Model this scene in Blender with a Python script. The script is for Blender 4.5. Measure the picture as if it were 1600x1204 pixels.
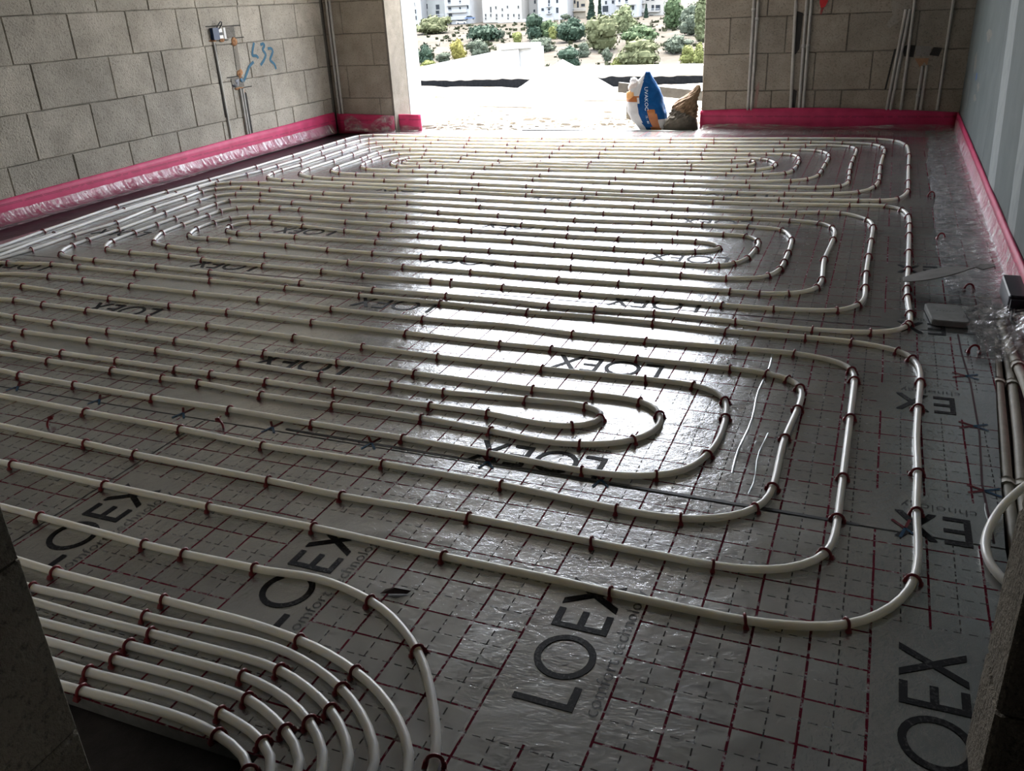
import bpy, bmesh, math, random
import numpy as np
from mathutils import Vector, Matrix

# ------------------------------------------------------------------ clear
for o in list(bpy.data.objects):
    bpy.data.objects.remove(o, do_unlink=True)
SC = bpy.context.scene
COL = SC.collection
rnd = random.Random(7)

# ------------------------------------------------------------------ camera
cam_d = bpy.data.cameras.new('camera')
cam = bpy.data.objects.new('camera', cam_d)
COL.objects.link(cam)
R_ = Vector((0.92524051, 0.37645805, -0.04700357))
U_ = Vector((-0.11469492, 0.39566247, 0.91120595))
F_ = Vector((-0.36162836, 0.83769359, -0.40926077))
M = Matrix.Identity(4)
for i in range(3):
    M[i][0], M[i][1], M[i][2] = R_[i], U_[i], -F_[i]
M[0][3], M[1][3], M[2][3] = 0, 0, 1.0
cam.matrix_world = M
cam_d.sensor_fit = 'HORIZONTAL'
cam_d.sensor_width = 36
cam_d.lens = 1349.145 / 1600 * 36
cam_d.clip_start = 0.02
cam_d.clip_end = 3000
SC.camera = cam

# ------------------------------------------------------------------ sky, sun, exposure
SC.view_settings.view_transform = 'Standard'
SC.view_settings.look = 'None'
SC.view_settings.gamma = 1
SC.view_settings.exposure = 0.72
SC.view_settings.use_curve_mapping = False
W = bpy.data.worlds.new('sky')
SC.world = W
W.use_nodes = True
wn = W.node_tree
wn.nodes.clear()
sky = wn.nodes.new('ShaderNodeTexSky')
sky.sky_type = 'NISHITA'
sky.sun_disc = False
sky.sun_elevation = math.radians(66)
sky.sun_rotation = math.radians(-12)
sky.dust_density = 4.0
sky.air_density = 1.0
bg = wn.nodes.new('ShaderNodeBackground')
bg.inputs['Strength'].default_value = SKY_STRENGTH = 1.5
hs = wn.nodes.new('ShaderNodeHueSaturation')
hs.inputs['Saturation'].default_value = 0.45
wo = wn.nodes.new('ShaderNodeOutputWorld')
wn.links.new(sky.outputs[0], hs.inputs['Color'])
wn.links.new(hs.outputs[0], bg.inputs['Color'])
wn.links.new(bg.outputs[0], wo.inputs['Surface'])
sun_d = bpy.data.lights.new('sun', 'SUN')
sun_d.energy = 3.0
sun_d.angle = math.radians(25)
sun_d.color = (1, .96, .9)
sun = bpy.data.objects.new('sun', sun_d)
COL.objects.link(sun)
sun.rotation_euler = Vector((0.09, -0.38, -0.92)).to_track_quat('-Z', 'Y').to_euler()
po_d = bpy.data.lights.new('doorway_portal', 'AREA')   # sampling portal only, gives off no light
po_d.shape = 'RECTANGLE'
po_d.size, po_d.size_y = 2.5, 2.4
po_d.cycles.is_portal = True
po = bpy.data.objects.new('doorway_portal', po_d)
COL.objects.link(po)
po.location = (-2.5, 7.33, 1.2)
po.rotation_euler = Vector((0, -1, 0)).to_track_quat('-Z', 'Z').to_euler()

# ------------------------------------------------------------------ traced layout on the floor, metres
LOOP_FAR=[(-3.921,1.6,0),(-3.921,2.863,0),(-3.974,3.158,1),(-4.045,3.722,1),(-4.049,4.13,1),(-4.033,4.504,1),(-4.021,4.997,1),(-4.028,5.424,1),(-4.035,5.859,1),(-4.044,6.047,1),(-4.049,6.194,1),(-4.038,6.4,1),(-3.921,6.442,1),(-3.773,6.452,1),(-3.423,6.423,1),(-2.999,6.385,1),(-2.725,6.388,1),(-2.392,6.379,1),(-1.909,6.399,1),(-1.407,6.42,1),(-1.093,6.443,1),(-0.608,6.492,1),(-0.291,6.515,1),(-0.021,6.521,1),(0.112,6.448,1),(0.169,6.256,1),(0.176,5.896,1),(0.169,5.511,1),(0.165,5.065,1),(0.163,4.819,1),(0.121,4.63,1),(0.029,4.585,1),(-0.077,4.575,1),(-0.427,4.544,1),(-0.43,4.544,0),(-0.71,4.522,1),(-1.043,4.518,1),(-1.399,4.517,1),(-1.757,4.518,1),(-2.132,4.529,1),(-2.574,4.543,1),(-2.967,4.56,1),(-3.339,4.569,1),(-3.495,4.583,1),(-3.668,4.632,1),(-3.73,4.766,1),(-3.726,4.892,1),(-3.712,5.084,1),(-3.72,5.403,1),(-3.729,5.637,1),(-3.74,5.855,1),(-3.747,6.024,1),(-3.665,6.078,1),(-3.503,6.106,1),(-3.219,6.098,1),(-2.908,6.093,1),(-2.544,6.078,1),(-2.129,6.07,1),(-1.751,6.075,1),(-1.096,6.119,1),(-0.595,6.176,1),(-0.446,6.203,1),(-0.315,6.214,1),(-0.165,6.194,1),(-0.126,6.079,1),(-0.137,5.795,1),(-0.143,5.565,1),(-0.141,5.323,1),(-0.135,5.182,1),(-0.13,5.021,1),(-0.15,4.907,1),(-0.293,4.855,1),(-0.429,4.847,1),(-0.632,4.833,1),(-1.033,4.811,1),(-1.414,4.821,1),(-1.879,4.838,1),(-2.283,4.86,1),(-2.607,4.86,1),(-2.965,4.838,1),(-3.098,4.841,1),(-3.258,4.852,1),(-3.357,4.906,1),(-3.388,5.064,1),(-3.382,5.349,1),(-3.404,5.464,1),(-3.416,5.612,1),(-3.39,5.747,1),(-3.338,5.766,1),(-3.224,5.78,1),(-3.07,5.772,1),(-2.675,5.755,1),(-2.425,5.753,1),(-2.105,5.758,1),(-1.744,5.769,1),(-1.39,5.785,1),(-1.085,5.812,1),(-0.776,5.831,1),(-0.662,5.843,1),(-0.552,5.855,1),(-0.492,5.844,1),(-0.455,5.76,1),(-0.441,5.626,1),(-0.441,5.434,1),(-0.451,5.311,1),(-0.468,5.221,1),(-0.615,5.162,1),(-0.802,5.156,1),(-1.029,5.154,1),(-1.415,5.174,1),(-1.884,5.144,1),(-2.329,5.152,1),(-2.636,5.159,1),(-2.806,5.156,1),(-2.979,5.127,1),(-3.083,5.234,1),(-3.102,5.348,1),(-3.051,5.45,1),(-2.952,5.492,1),(-2.66,5.486,1),(-2.352,5.429,1),(-2.041,5.417,1),(-1.702,5.445,1),(-1.377,5.461,1),(-1.09,5.506,1),(-0.83,5.581,1),(-0.713,5.622,1),(-0.686,5.521,1),(-0.711,5.43,1),(-0.79,5.405,1),(-1.059,5.393,1),(-1.4,5.358,1),(-1.712,5.353,1),(-2.024,5.384,0),(-2.304,5.304,1),(-2.604,5.327,1),(-2.826,5.374,1),(-3.038,5.35,1),(-3.027,5.289,1),(-2.963,5.241,0),(-2.87,5.228,1),(-2.729,5.24,1),(-2.329,5.254,1),(-2.029,5.268,1),(-1.685,5.267,1),(-1.381,5.273,1),(-1.043,5.279,1),(-0.793,5.28,1),(-0.647,5.316,1),(-0.565,5.398,1),(-0.559,5.504,1),(-0.603,5.619,1),(-0.651,5.669,1),(-0.845,5.675,1),(-1.038,5.654,1),(-1.322,5.629,1),(-1.708,5.635,1),(-2.052,5.61,1),(-2.34,5.605,1),(-2.673,5.608,1),(-3.016,5.612,1),(-3.219,5.591,1),(-3.282,5.451,1),(-3.275,5.31,1),(-3.273,5.187,1),(-3.226,5.084,1),(-3.144,5.014,1),(-2.888,4.986,1),(-2.765,4.989,1),(-2.605,4.984,1),(-2.336,4.967,1),(-1.87,4.968,1),(-1.394,4.956,1),(-1.015,4.945,1),(-0.648,4.962,1),(-0.426,5.013,1),(-0.34,5.07,1),(-0.298,5.178,1),(-0.293,5.332,1),(-0.287,5.547,1),(-0.279,5.745,1),(-0.284,5.883,1),(-0.323,5.979,1),(-0.384,6.017,1),(-0.487,6.032,1),(-0.653,6.004,1),(-0.885,5.982,1),(-1.076,5.963,1),(-1.376,5.947,1),(-1.753,5.938,1),(-2.096,5.933,1),(-2.448,5.943,1),(-2.84,5.936,1),(-3.184,5.94,1),(-3.367,5.927,1),(-3.533,5.889,1),(-3.584,5.766,1),(-3.569,5.527,1),(-3.559,5.265,1),(-3.563,4.948,1),(-3.522,4.783,1),(-3.354,4.698,1),(-3.174,4.677,1),(-2.8,4.678,1),(-2.5,4.673,1),(-2.156,4.663,1),(-1.848,4.654,1),(-1.521,4.634,1),(-1.258,4.615,1),(-1.002,4.639,1),(-0.667,4.661,1),(-0.416,4.678,1),(-0.192,4.709,1),(-0.053,4.776,1),(-0.001,4.905,1),(0.02,5.061,1),(0.02,5.231,1),(0.018,5.492,1),(0.029,5.881,1),(0.038,6.058,1),(0.025,6.205,1),(-0.04,6.303,1),(-0.24,6.345,1),(-0.441,6.342,1),(-0.633,6.327,1),(-1.079,6.291,1),(-1.389,6.275,1),(-1.78,6.273,1),(-2.144,6.259,1),(-2.554,6.243,1),(-2.956,6.243,1),(-3.209,6.256,1),(-3.418,6.264,1),(-3.643,6.264,1),(-3.849,6.259,1),(-3.886,6.131,1),(-3.891,5.933,1),(-3.891,5.606,1),(-3.86,5.282,1),(-3.867,5.016,1),(-3.867,4.861,1),(-3.884,4.722,1),(-3.941,4.476,1),(-3.946,4.1,1),(-3.927,3.685,1),(-3.859,3.128,1),(-3.853,2.807,0),(-3.853,1.6,0)]
LOOP_MID=[(-3.775,1.6,0),(-3.775,2.744,0),(-3.816,2.959,0),(-3.885,3.43,0),(-3.904,3.882,0),(-3.922,4.295,1),(-3.892,4.411,1),(-3.814,4.463,1),(-3.612,4.487,1),(-3.346,4.477,1),(-2.953,4.465,1),(-2.575,4.45,1),(-2.173,4.442,1),(-1.77,4.422,1),(-1.417,4.424,1),(-1.049,4.415,1),(-0.731,4.417,1),(-0.414,4.429,1),(-0.107,4.462,1),(0.065,4.485,1),(0.138,4.423,1),(0.163,4.285,1),(0.163,4.126,1),(0.161,3.956,1),(0.157,3.678,1),(0.153,3.426,1),(0.147,3.201,1),(0.149,3.079,1),(0.155,2.933,1),(0.158,2.822,1),(0.144,2.771,1),(0.113,2.74,0),(0.041,2.709,1),(-0.136,2.691,1),(-0.359,2.704,1),(-0.633,2.723,1),(-0.842,2.709,1),(-1.024,2.705,1),(-1.164,2.72,0),(-1.412,2.717,1),(-1.722,2.712,1),(-2.074,2.722,1),(-2.53,2.752,1),(-2.86,2.772,1),(-3.228,2.786,1),(-3.37,2.791,1),(-3.483,2.821,1),(-3.543,2.887,0),(-3.566,2.964,1),(-3.569,3.085,1),(-3.571,3.28,1),(-3.61,3.641,1),(-3.639,3.945,1),(-3.634,4.105,1),(-3.528,4.174,1),(-3.376,4.189,1),(-3.003,4.161,1),(-2.711,4.147,1),(-2.334,4.13,1),(-1.916,4.11,1),(-1.539,4.09,1),(-1.22,4.085,1),(-0.868,4.09,1),(-0.511,4.112,1),(-0.324,4.104,1),(-0.189,4.081,1),(-0.14,3.996,1),(-0.132,3.94,0),(-0.134,3.797,1),(-0.15,3.488,1),(-0.141,3.315,0),(-0.136,3.226,1),(-0.139,3.139,1),(-0.158,3.082,0),(-0.247,3.023,1),(-0.346,3.013,1),(-0.449,3.014,1),(-0.835,3.009,1),(-1.095,3.004,1),(-1.452,3.015,1),(-1.748,3.015,1),(-2.047,3.024,1),(-2.471,3.041,1),(-2.854,3.043,1),(-3.053,3.063,1),(-3.188,3.099,1),(-3.291,3.271,1),(-3.302,3.429,1),(-3.308,3.644,1),(-3.317,3.733,1),(-3.277,3.824,1),(-3.183,3.871,1),(-2.994,3.878,1),(-2.859,3.864,1),(-2.433,3.83,1),(-2.182,3.827,1),(-1.878,3.81,1),(-1.54,3.784,1),(-1.31,3.773,1),(-1.168,3.777,1),(-0.799,3.792,1),(-0.585,3.796,1),(-0.48,3.795,1),(-0.425,3.725,1),(-0.416,3.664,0),(-0.423,3.591,1),(-0.431,3.452,1),(-0.46,3.363,1),(-0.539,3.304,1),(-0.666,3.311,1),(-0.832,3.324,1),(-1.143,3.332,1),(-1.493,3.326,1),(-1.762,3.331,1),(-2.096,3.349,1),(-2.522,3.348,1),(-2.721,3.35,1),(-2.863,3.345,1),(-2.976,3.374,1),(-3.03,3.469,1),(-2.957,3.567,1),(-2.812,3.571,1),(-2.607,3.54,1),(-2.344,3.502,1),(-2.155,3.485,1),(-1.952,3.496,1),(-1.703,3.495,1),(-1.468,3.499,1),(-1.272,3.48,1),(-0.978,3.47,1),(-0.784,3.476,1),(-0.669,3.487,1),(-0.567,3.534,0),(-0.553,3.588,1),(-0.59,3.637,0),(-0.687,3.659,1),(-0.788,3.651,1),(-1.003,3.631,1),(-1.247,3.631,1),(-1.557,3.64,1),(-1.722,3.635,1),(-1.941,3.64,1),(-2.173,3.659,1),(-2.437,3.668,1),(-2.733,3.683,1),(-2.934,3.688,1),(-3.076,3.673,1),(-3.13,3.619,1),(-3.163,3.512,1),(-3.166,3.388,1),(-3.102,3.246,1),(-3.026,3.212,0),(-2.947,3.234,1),(-2.807,3.222,1),(-2.49,3.201,1),(-2.232,3.18,1),(-1.993,3.173,1),(-1.768,3.172,1),(-1.561,3.188,1),(-1.337,3.162,1),(-1.079,3.166,1),(-0.86,3.163,1),(-0.652,3.165,1),(-0.473,3.157,1),(-0.348,3.191,0),(-0.324,3.222,1),(-0.293,3.322,1),(-0.292,3.438,1),(-0.291,3.57,1),(-0.294,3.753,1),(-0.302,3.805,0),(-0.352,3.942,1),(-0.518,3.959,1),(-0.697,3.944,1),(-0.942,3.946,1),(-1.311,3.926,1),(-1.72,3.943,1),(-2.065,3.95,1),(-2.401,4.008,1),(-2.675,3.99,1),(-3.017,4.011,1),(-3.26,4.036,1),(-3.44,4.005,1),(-3.464,3.9,1),(-3.451,3.709,1),(-3.45,3.557,1),(-3.45,3.4,1),(-3.442,3.253,1),(-3.424,3.067,1),(-3.378,2.993,0),(-3.313,2.937,1),(-3.172,2.934,1),(-2.924,2.929,1),(-2.713,2.908,1),(-2.372,2.89,1),(-2.065,2.88,1),(-1.857,2.866,1),(-1.555,2.868,1),(-1.236,2.863,1),(-0.937,2.859,1),(-0.676,2.864,1),(-0.425,2.857,1),(-0.248,2.862,1),(-0.058,2.888,1),(0.004,2.967,1),(0.017,3.067,0),(0.012,3.153,1),(0.009,3.333,1),(0.011,3.57,1),(0.014,3.818,1),(0.018,4.039,1),(0.011,4.132,0),(-0.007,4.19,1),(-0.113,4.297,1),(-0.226,4.29,1),(-0.325,4.265,1),(-0.525,4.255,1),(-0.835,4.247,1),(-1.116,4.253,1),(-1.44,4.255,1),(-2.012,4.266,1),(-2.515,4.282,1),(-2.979,4.276,1),(-3.401,4.31,1),(-3.64,4.345,1),(-3.786,4.258,1),(-3.81,4.159,1),(-3.78,4.018,1),(-3.775,3.729,1),(-3.71,3.406,1),(-3.727,3.116,1),(-3.702,2.864,1),(-3.722,2.701,0),(-3.722,1.6,0)]
LOOP_NEAR=[(-3.86,1.5,0),(-3.86,2.43,0),(-3.79,2.58,0),(-3.66,2.65,0),(-3.597,2.649,1),(-3.376,2.689,1),(-3.218,2.68,1),(-2.853,2.667,1),(-2.447,2.653,1),(-2.093,2.649,1),(-1.729,2.638,1),(-1.413,2.635,1),(-1.046,2.622,1),(-0.837,2.633,1),(-0.616,2.627,1),(-0.37,2.61,1),(-0.149,2.621,1),(-0.002,2.619,1),(0.131,2.581,0),(0.135,2.577,1),(0.164,2.52,1),(0.177,2.47,0),(0.176,2.356,1),(0.167,2.189,1),(0.16,1.997,0),(0.162,1.865,1),(0.155,1.67,1),(0.158,1.56,0),(0.156,1.484,0),(0.148,1.425,1),(0.129,1.375,0),(0.108,1.339,0),(0.08,1.303,0),(0.056,1.281,1),(0.01,1.256,0),(-0.116,1.23,1),(-0.124,1.231,0),(-0.357,1.232,1),(-0.473,1.237,0),(-0.682,1.236,1),(-1.003,1.243,1),(-1.285,1.239,1),(-1.6,1.24,1),(-1.886,1.246,1),(-1.933,1.244,0),(-3.403,1.244,0),(-3.483,1.28,0),(-3.503,1.364,0),(-3.503,2.272,0),(-3.483,2.356,0),(-3.403,2.392,0),(-3.343,2.392,0),(-3.217,2.396,1),(-2.973,2.374,1),(-2.717,2.359,1),(-2.407,2.352,1),(-2.106,2.348,1),(-1.738,2.334,1),(-1.381,2.327,1),(-1.044,2.318,1),(-0.859,2.324,1),(-0.599,2.316,1),(-0.329,2.317,1),(-0.221,2.315,1),(-0.144,2.286,1),(-0.119,2.249,1),(-0.11,2.192,0),(-0.115,2.101,1),(-0.131,1.917,1),(-0.129,1.811,0),(-0.126,1.679,1),(-0.134,1.625,0),(-0.151,1.586,1),(-0.185,1.552,0),(-0.278,1.507,1),(-0.408,1.503,1),(-0.694,1.524,1),(-1.008,1.527,1),(-1.348,1.516,1),(-1.627,1.53,1),(-1.947,1.535,1),(-2.302,1.545,0),(-3.043,1.545,0),(-3.123,1.581,0),(-3.143,1.665,0),(-3.143,1.979,0),(-3.123,2.063,0),(-3.043,2.099,0),(-2.983,2.099,0),(-2.881,2.089,1),(-2.699,2.08,1),(-2.402,2.065,1),(-2.101,2.059,1),(-1.737,2.042,1),(-1.444,2.043,1),(-1.189,2.034,1),(-0.813,2.025,1),(-0.627,2.04,1),(-0.512,2.04,1),(-0.473,2.023,0),(-0.43,1.961,1),(-0.423,1.895,0),(-0.456,1.821,1),(-0.506,1.785,0),(-0.581,1.755,1),(-0.674,1.741,0),(-0.831,1.76,1),(-1.026,1.774,1),(-1.316,1.773,1),(-1.532,1.771,1),(-1.765,1.791,1),(-1.912,1.787,1),(-2.128,1.792,1),(-2.386,1.794,1),(-2.614,1.799,0),(-2.785,1.799,0),(-2.865,1.811,0),(-2.885,1.84,0),(-2.885,1.848,0),(-2.865,1.877,0),(-2.785,1.889,0),(-2.725,1.889,0),(-2.657,1.876,1),(-2.396,1.859,1),(-2.158,1.858,1),(-1.934,1.857,1),(-1.789,1.858,1),(-1.571,1.856,1),(-1.348,1.851,1),(-1.054,1.847,1),(-0.866,1.85,1),(-0.761,1.834,0),(-0.647,1.831,1),(-0.59,1.863,0),(-0.566,1.901,1),(-0.575,1.937,0),(-0.609,1.962,0),(-0.653,1.969,1),(-0.791,1.958,0),(-0.793,1.958,1),(-1.046,1.935,1),(-1.209,1.942,1),(-1.466,1.94,1),(-1.742,1.954,1),(-2.112,1.967,1),(-2.406,1.976,1),(-2.713,1.976,1),(-2.845,1.987,0),(-2.905,1.987,0),(-2.985,1.951,0),(-3.005,1.867,0),(-3.005,1.811,0),(-2.985,1.727,0),(-2.905,1.691,0),(-2.482,1.691,0),(-2.384,1.677,1),(-2.147,1.671,1),(-1.845,1.665,1),(-1.574,1.667,1),(-1.288,1.66,1),(-1.034,1.658,1),(-0.797,1.651,1),(-0.531,1.635,1),(-0.446,1.641,0),(-0.364,1.67,1),(-0.315,1.706,0),(-0.281,1.811,1),(-0.274,1.881,0),(-0.278,1.987,1),(-0.292,2.101,1),(-0.32,2.147,0),(-0.391,2.179,1),(-0.517,2.179,1),(-0.834,2.169,1),(-1.171,2.167,1),(-1.447,2.179,1),(-1.723,2.192,1),(-2.096,2.209,1),(-2.385,2.212,1),(-2.658,2.224,1),(-2.918,2.233,1),(-3.081,2.252,1),(-3.149,2.235,0),(-3.209,2.235,0),(-3.289,2.199,0),(-3.309,2.115,0),(-3.309,1.517,0),(-3.289,1.433,0),(-3.209,1.397,0),(-2.12,1.397,0),(-1.786,1.388,1),(-1.615,1.381,1),(-1.207,1.377,1),(-1.011,1.369,1),(-0.704,1.381,1),(-0.424,1.373,1),(-0.184,1.371,1),(-0.101,1.386,0),(-0.06,1.406,0),(-0.004,1.458,1),(0.007,1.51,0),(0.009,1.603,1),(0.01,1.779,1),(0.011,2.07,1),(0.012,2.327,1),(0.009,2.399,1),(-0.038,2.453,0),(-0.151,2.482,1),(-0.334,2.474,1),(-0.603,2.466,1),(-0.837,2.461,1),(-1.081,2.482,0),(-1.371,2.464,1),(-1.756,2.474,1),(-2.088,2.498,1),(-2.416,2.503,1),(-2.736,2.513,1),(-3.002,2.529,1),(-3.204,2.536,1),(-3.373,2.535,0),(-3.485,2.508,0),(-3.605,2.448,0),(-3.665,2.308,0),(-3.665,1.5,0)]
FEEDS=[[(-3.744,1.109,0),(-2.544,1.102,0),(-1.744,1.091,0),(-1.608,1.088,1),(-1.301,1.077,1),(-1.198,1.078,1),(-1.037,1.084,0),(-1.018,1.08,1),(-0.929,1.097,0),(-0.855,1.094,0),(-0.805,1.081,0),(-0.757,1.069,1),(-0.708,1.046,0),(-0.656,1.011,0),(-0.609,0.971,1),(-0.572,0.926,0),(-0.544,0.885,0),(-0.522,0.851,0),(-0.489,0.792,1),(-0.48,0.771,0),(-0.475,0.621,0),(-0.475,-0.45,0)],
[(-3.513,0.997,0),(-2.313,0.979,0),(-1.513,0.95,0),(-1.427,0.945,1),(-1.264,0.946,0),(-1.12,0.946,1),(-0.931,0.946,0),(-0.822,0.936,1),(-0.773,0.928,0),(-0.688,0.901,1),(-0.645,0.883,0),(-0.608,0.859,0),(-0.573,0.833,0),(-0.548,0.806,0),(-0.525,0.779,0),(-0.511,0.76,0),(-0.506,0.61,0),(-0.506,-0.45,0)],
[(-3.412,0.852,0),(-2.212,0.867,0),(-1.412,0.892,1),(-1.272,0.899,0),(-1.121,0.898,1),(-0.903,0.91,0),(-0.83,0.906,0),(-0.752,0.886,0),(-0.691,0.861,1),(-0.658,0.842,0),(-0.622,0.816,0),(-0.588,0.782,0),(-0.558,0.743,0),(-0.553,0.593,0),(-0.553,-0.45,0)],
[(-3.366,0.868,0),(-2.166,0.866,0),(-1.366,0.861,0),(-1.255,0.86,0),(-1.089,0.864,1),(-0.872,0.869,0),(-0.817,0.865,1),(-0.759,0.85,0),(-0.716,0.832,0),(-0.678,0.814,1),(-0.644,0.788,0),(-0.616,0.759,0),(-0.593,0.731,0),(-0.588,0.581,0),(-0.588,-0.45,0)],
[(-3.301,0.8,0),(-2.101,0.808,0),(-1.301,0.822,0),(-1.119,0.827,1),(-0.86,0.833,1),(-0.787,0.821,0),(-0.743,0.805,0),(-0.715,0.795,1),(-0.688,0.776,0),(-0.657,0.751,0),(-0.628,0.718,0),(-0.623,0.568,0),(-0.623,-0.45,0)],
[(-3.245,0.767,0),(-2.045,0.774,0),(-1.245,0.787,0),(-1.086,0.791,1),(-0.941,0.797,0),(-0.828,0.796,1),(-0.766,0.776,0),(-0.714,0.752,1),(-0.681,0.73,0),(-0.658,0.707,0),(-0.653,0.557,0),(-0.653,-0.45,0)],
[(-3.189,0.74,0),(-1.989,0.744,0),(-1.189,0.751,0),(-1.115,0.752,1),(-1.007,0.759,0),(-0.909,0.761,0),(-0.854,0.755,1),(-0.773,0.74,0),(-0.747,0.729,1),(-0.724,0.718,0),(-0.696,0.694,0),(-0.691,0.544,0),(-0.691,-0.45,0)],
[(-3.128,0.675,0),(-1.928,0.69,0),(-1.128,0.714,0),(-1.087,0.716,1),(-0.996,0.723,0),(-0.895,0.726,0),(-0.83,0.719,1),(-0.79,0.71,0),(-0.739,0.69,1),(-0.721,0.68,0),(-0.716,0.53,0),(-0.716,-0.45,0)]]
VEG=[(-153.08,300.19,-9.44,12.74,5.91,'olive'),(-115.2,260.11,-10.57,12.12,4.42,'dark'),(-95.82,199.93,-12.27,4.2,4.94,'yellow'),(-98.78,188.52,-12.6,4.02,4.88,'dark'),(-94.92,209.83,-11.99,5.45,4.05,'sage'),(-98.14,196.26,-12.38,3.85,2.37,'sage'),(-96.94,185.73,-12.67,3.82,1.7,'lime'),(-98.39,244.68,-11.01,3.21,3.21,'lime'),(-97.92,256.54,-10.67,6.12,7.42,'dark'),(-94.51,259.6,-10.58,7.09,5.22,'mid'),(-90.17,251.95,-10.8,2.89,3.79,'lime'),(-79.73,215.49,-11.83,6.83,3.72,'sage'),(-82.71,247.55,-10.92,9.15,6.33,'dark'),(-108.6,347.31,-8.1,3.92,9.3,'cypress'),(-104.6,345.14,-8.16,1.7,9.21,'cypress'),(-64.89,218.01,-11.76,8.71,8.25,'olive'),(-73.79,269.55,-10.3,8.98,8.23,'light'),(-60.27,233.2,-11.33,9.66,4.51,'mid'),(-60.34,177.83,-12.9,5.57,4.56,'dark'),(-64.53,200.52,-12.26,3.55,3.4,'sage'),(-45.42,177.74,-12.9,8.95,5.64,'olive'),(-49.24,178.33,-12.88,4.09,2.48,'lime'),(-44.28,177.57,-12.91,3.91,2.08,'lime'),(-62.44,283.7,-9.9,7.52,10.8,'mid'),(-51.57,256.78,-10.66,7.62,7.97,'sage'),(-44.78,235.39,-11.27,3.48,10.91,'light'),(-44.55,207.06,-12.07,6.6,3.79,'sage'),(-37.58,183.04,-12.75,3.46,3.59,'lime'),(-34.49,180.31,-12.83,2.91,4.24,'lime'),(-85.58,341.5,-8.27,2.11,4.46,'cypress'),(-112.45,265.73,-10.41,2.93,2.54,'sage'),(-56.25,191.13,-12.52,2.41,2.81,'sage'),(-183.07,396.06,-6.72,2.95,2.95,'sage'),(-121.43,354.27,-7.9,4.04,2.02,'sage')]
BLD=[(-194.38,-188.15,-8.08,358.8,'white',[(-191.39,0.23,0.86,1.37),(-191.06,-2.55,0.86,1.64),(-191.01,-5.09,0.86,1.64)],[]),(-188.05,-179.2,-6.56,364.0,'grey',[(-188.62,-0.77,2.03,1.94),(-188.9,-3.56,2.03,1.66),(-182.78,-1.25,1.73,1.93),(-183.01,-3.78,1.73,2.2)],[(-181.28,-5.12,3.75)]),(-175.62,-164.0,-9.78,356.2,'white',[(-173.31,0.54,1.41,1.61),(-173.25,-2.17,1.4,1.34),(-173.16,-4.64,1.69,1.34),(-173.71,-7.61,1.69,1.87),(-168.29,0.32,0.84,1.07),(-164.92,-1.76,0.84,1.33),(-168.49,-2.11,0.84,1.07)],[(-169.86,-0.83,9.52),(-170.08,-3.52,9.52),(-170.3,-6.24,9.53)]),(-163.9,-165.74,-6.81,371.8,'cream',[(-169.01,-0.74,1.16,1.66),(-167.16,-0.31,0.87,1.38)],[]),(-159.49,-141.91,-9.16,358.8,'pale',[(-155.68,-3.18,0.56,2.12),(-153.33,-2.54,0.55,1.06),(-150.5,-3.38,0.55,1.05),(-148.16,-2.5,0.55,1.05),(-143.34,-2.7,0.55,1.04),(-158.14,-5.29,0.56,1.06),(-155.82,-5.38,0.56,1.06),(-153.21,-5.47,0.55,1.06),(-150.62,-5.57,0.55,1.05),(-148.04,-5.66,0.55,1.05),(-145.48,-5.76,0.55,1.05),(-143.21,-5.84,0.55,1.04),(-158.22,-6.52,0.56,0.8),(-153.28,-6.69,0.55,0.79),(-148.1,-6.88,0.55,0.79),(-143.26,-7.05,0.55,0.78)],[]),(-141.81,-137.78,-8.88,366.6,'stone',[(-143.23,-1.44,0.84,0.8),(-143.35,-4.13,0.84,0.8),(-138.94,-1.13,0.83,1.32),(-139.35,-4.53,0.83,1.06)],[]),(-135.84,-123.06,-9.43,361.4,'white',[(-133.72,-4.11,1.09,1.04),(-130.87,-1.84,0.82,2.34),(-130.96,-4.7,0.82,2.08),(-127.27,-1.27,1.09,1.29),(-127.36,-4.6,1.09,2.07)],[(-130.91,-3.03,2.45),(-130.99,-5.66,2.45)]),(-122.96,-117.94,-10.16,369.2,'cream',[(-124.22,-4.22,0.83,1.31),(-122.51,-1.88,0.83,1.31),(-121.15,-2.9,0.82,2.36),(-118.95,-3.23,1.65,1.04),(-123.71,-6.67,0.55,1.05)],[(-120.64,-5.33,6.59)]),(-109.26,-102.9,-9.9,361.4,'white',[(-107.12,-4.92,2.39,2.28),(-106.85,-2.6,0.8,1.27),(-103.96,-2.49,1.06,1.26)],[]),(-101.42,-92.67,-10.52,356.2,'white',[(-99.9,-2.32,0.78,0.99),(-97.08,-2.44,1.04,1.24),(-94.51,-4.82,1.04,1.48),(-96.55,-4.73,1.04,1.24)],[(-97.33,-3.56,7.79)]),(-92.57,-82.33,-11.65,364.0,'pale',[(-93.24,-2.76,1.58,1.26),(-90.69,-2.18,1.31,1.0),(-88.64,-2.27,1.31,1.0),(-93.47,-5.3,0.79,1.76),(-88.58,-5.26,1.05,2.0),(-86.54,-5.34,1.83,1.99),(-89.03,-8.49,1.57,1.25)],[(-92.98,-3.47,2.9),(-89.07,-6.63,6.82)])]
SPRAY=[[(5.727,0.782),(5.698,0.732),(5.68,0.693),(5.737,0.689),(5.751,0.67)],[(5.799,0.762),(5.841,0.771),(5.856,0.754),(5.81,0.73),(5.855,0.69),(5.808,0.647),(5.765,0.619)],[(5.882,0.73),(5.931,0.731),(5.945,0.707),(5.884,0.646),(5.941,0.614),(5.947,0.576)],[(5.688,0.65),(5.626,0.621),(5.561,0.549),(5.523,0.517)]]

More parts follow.
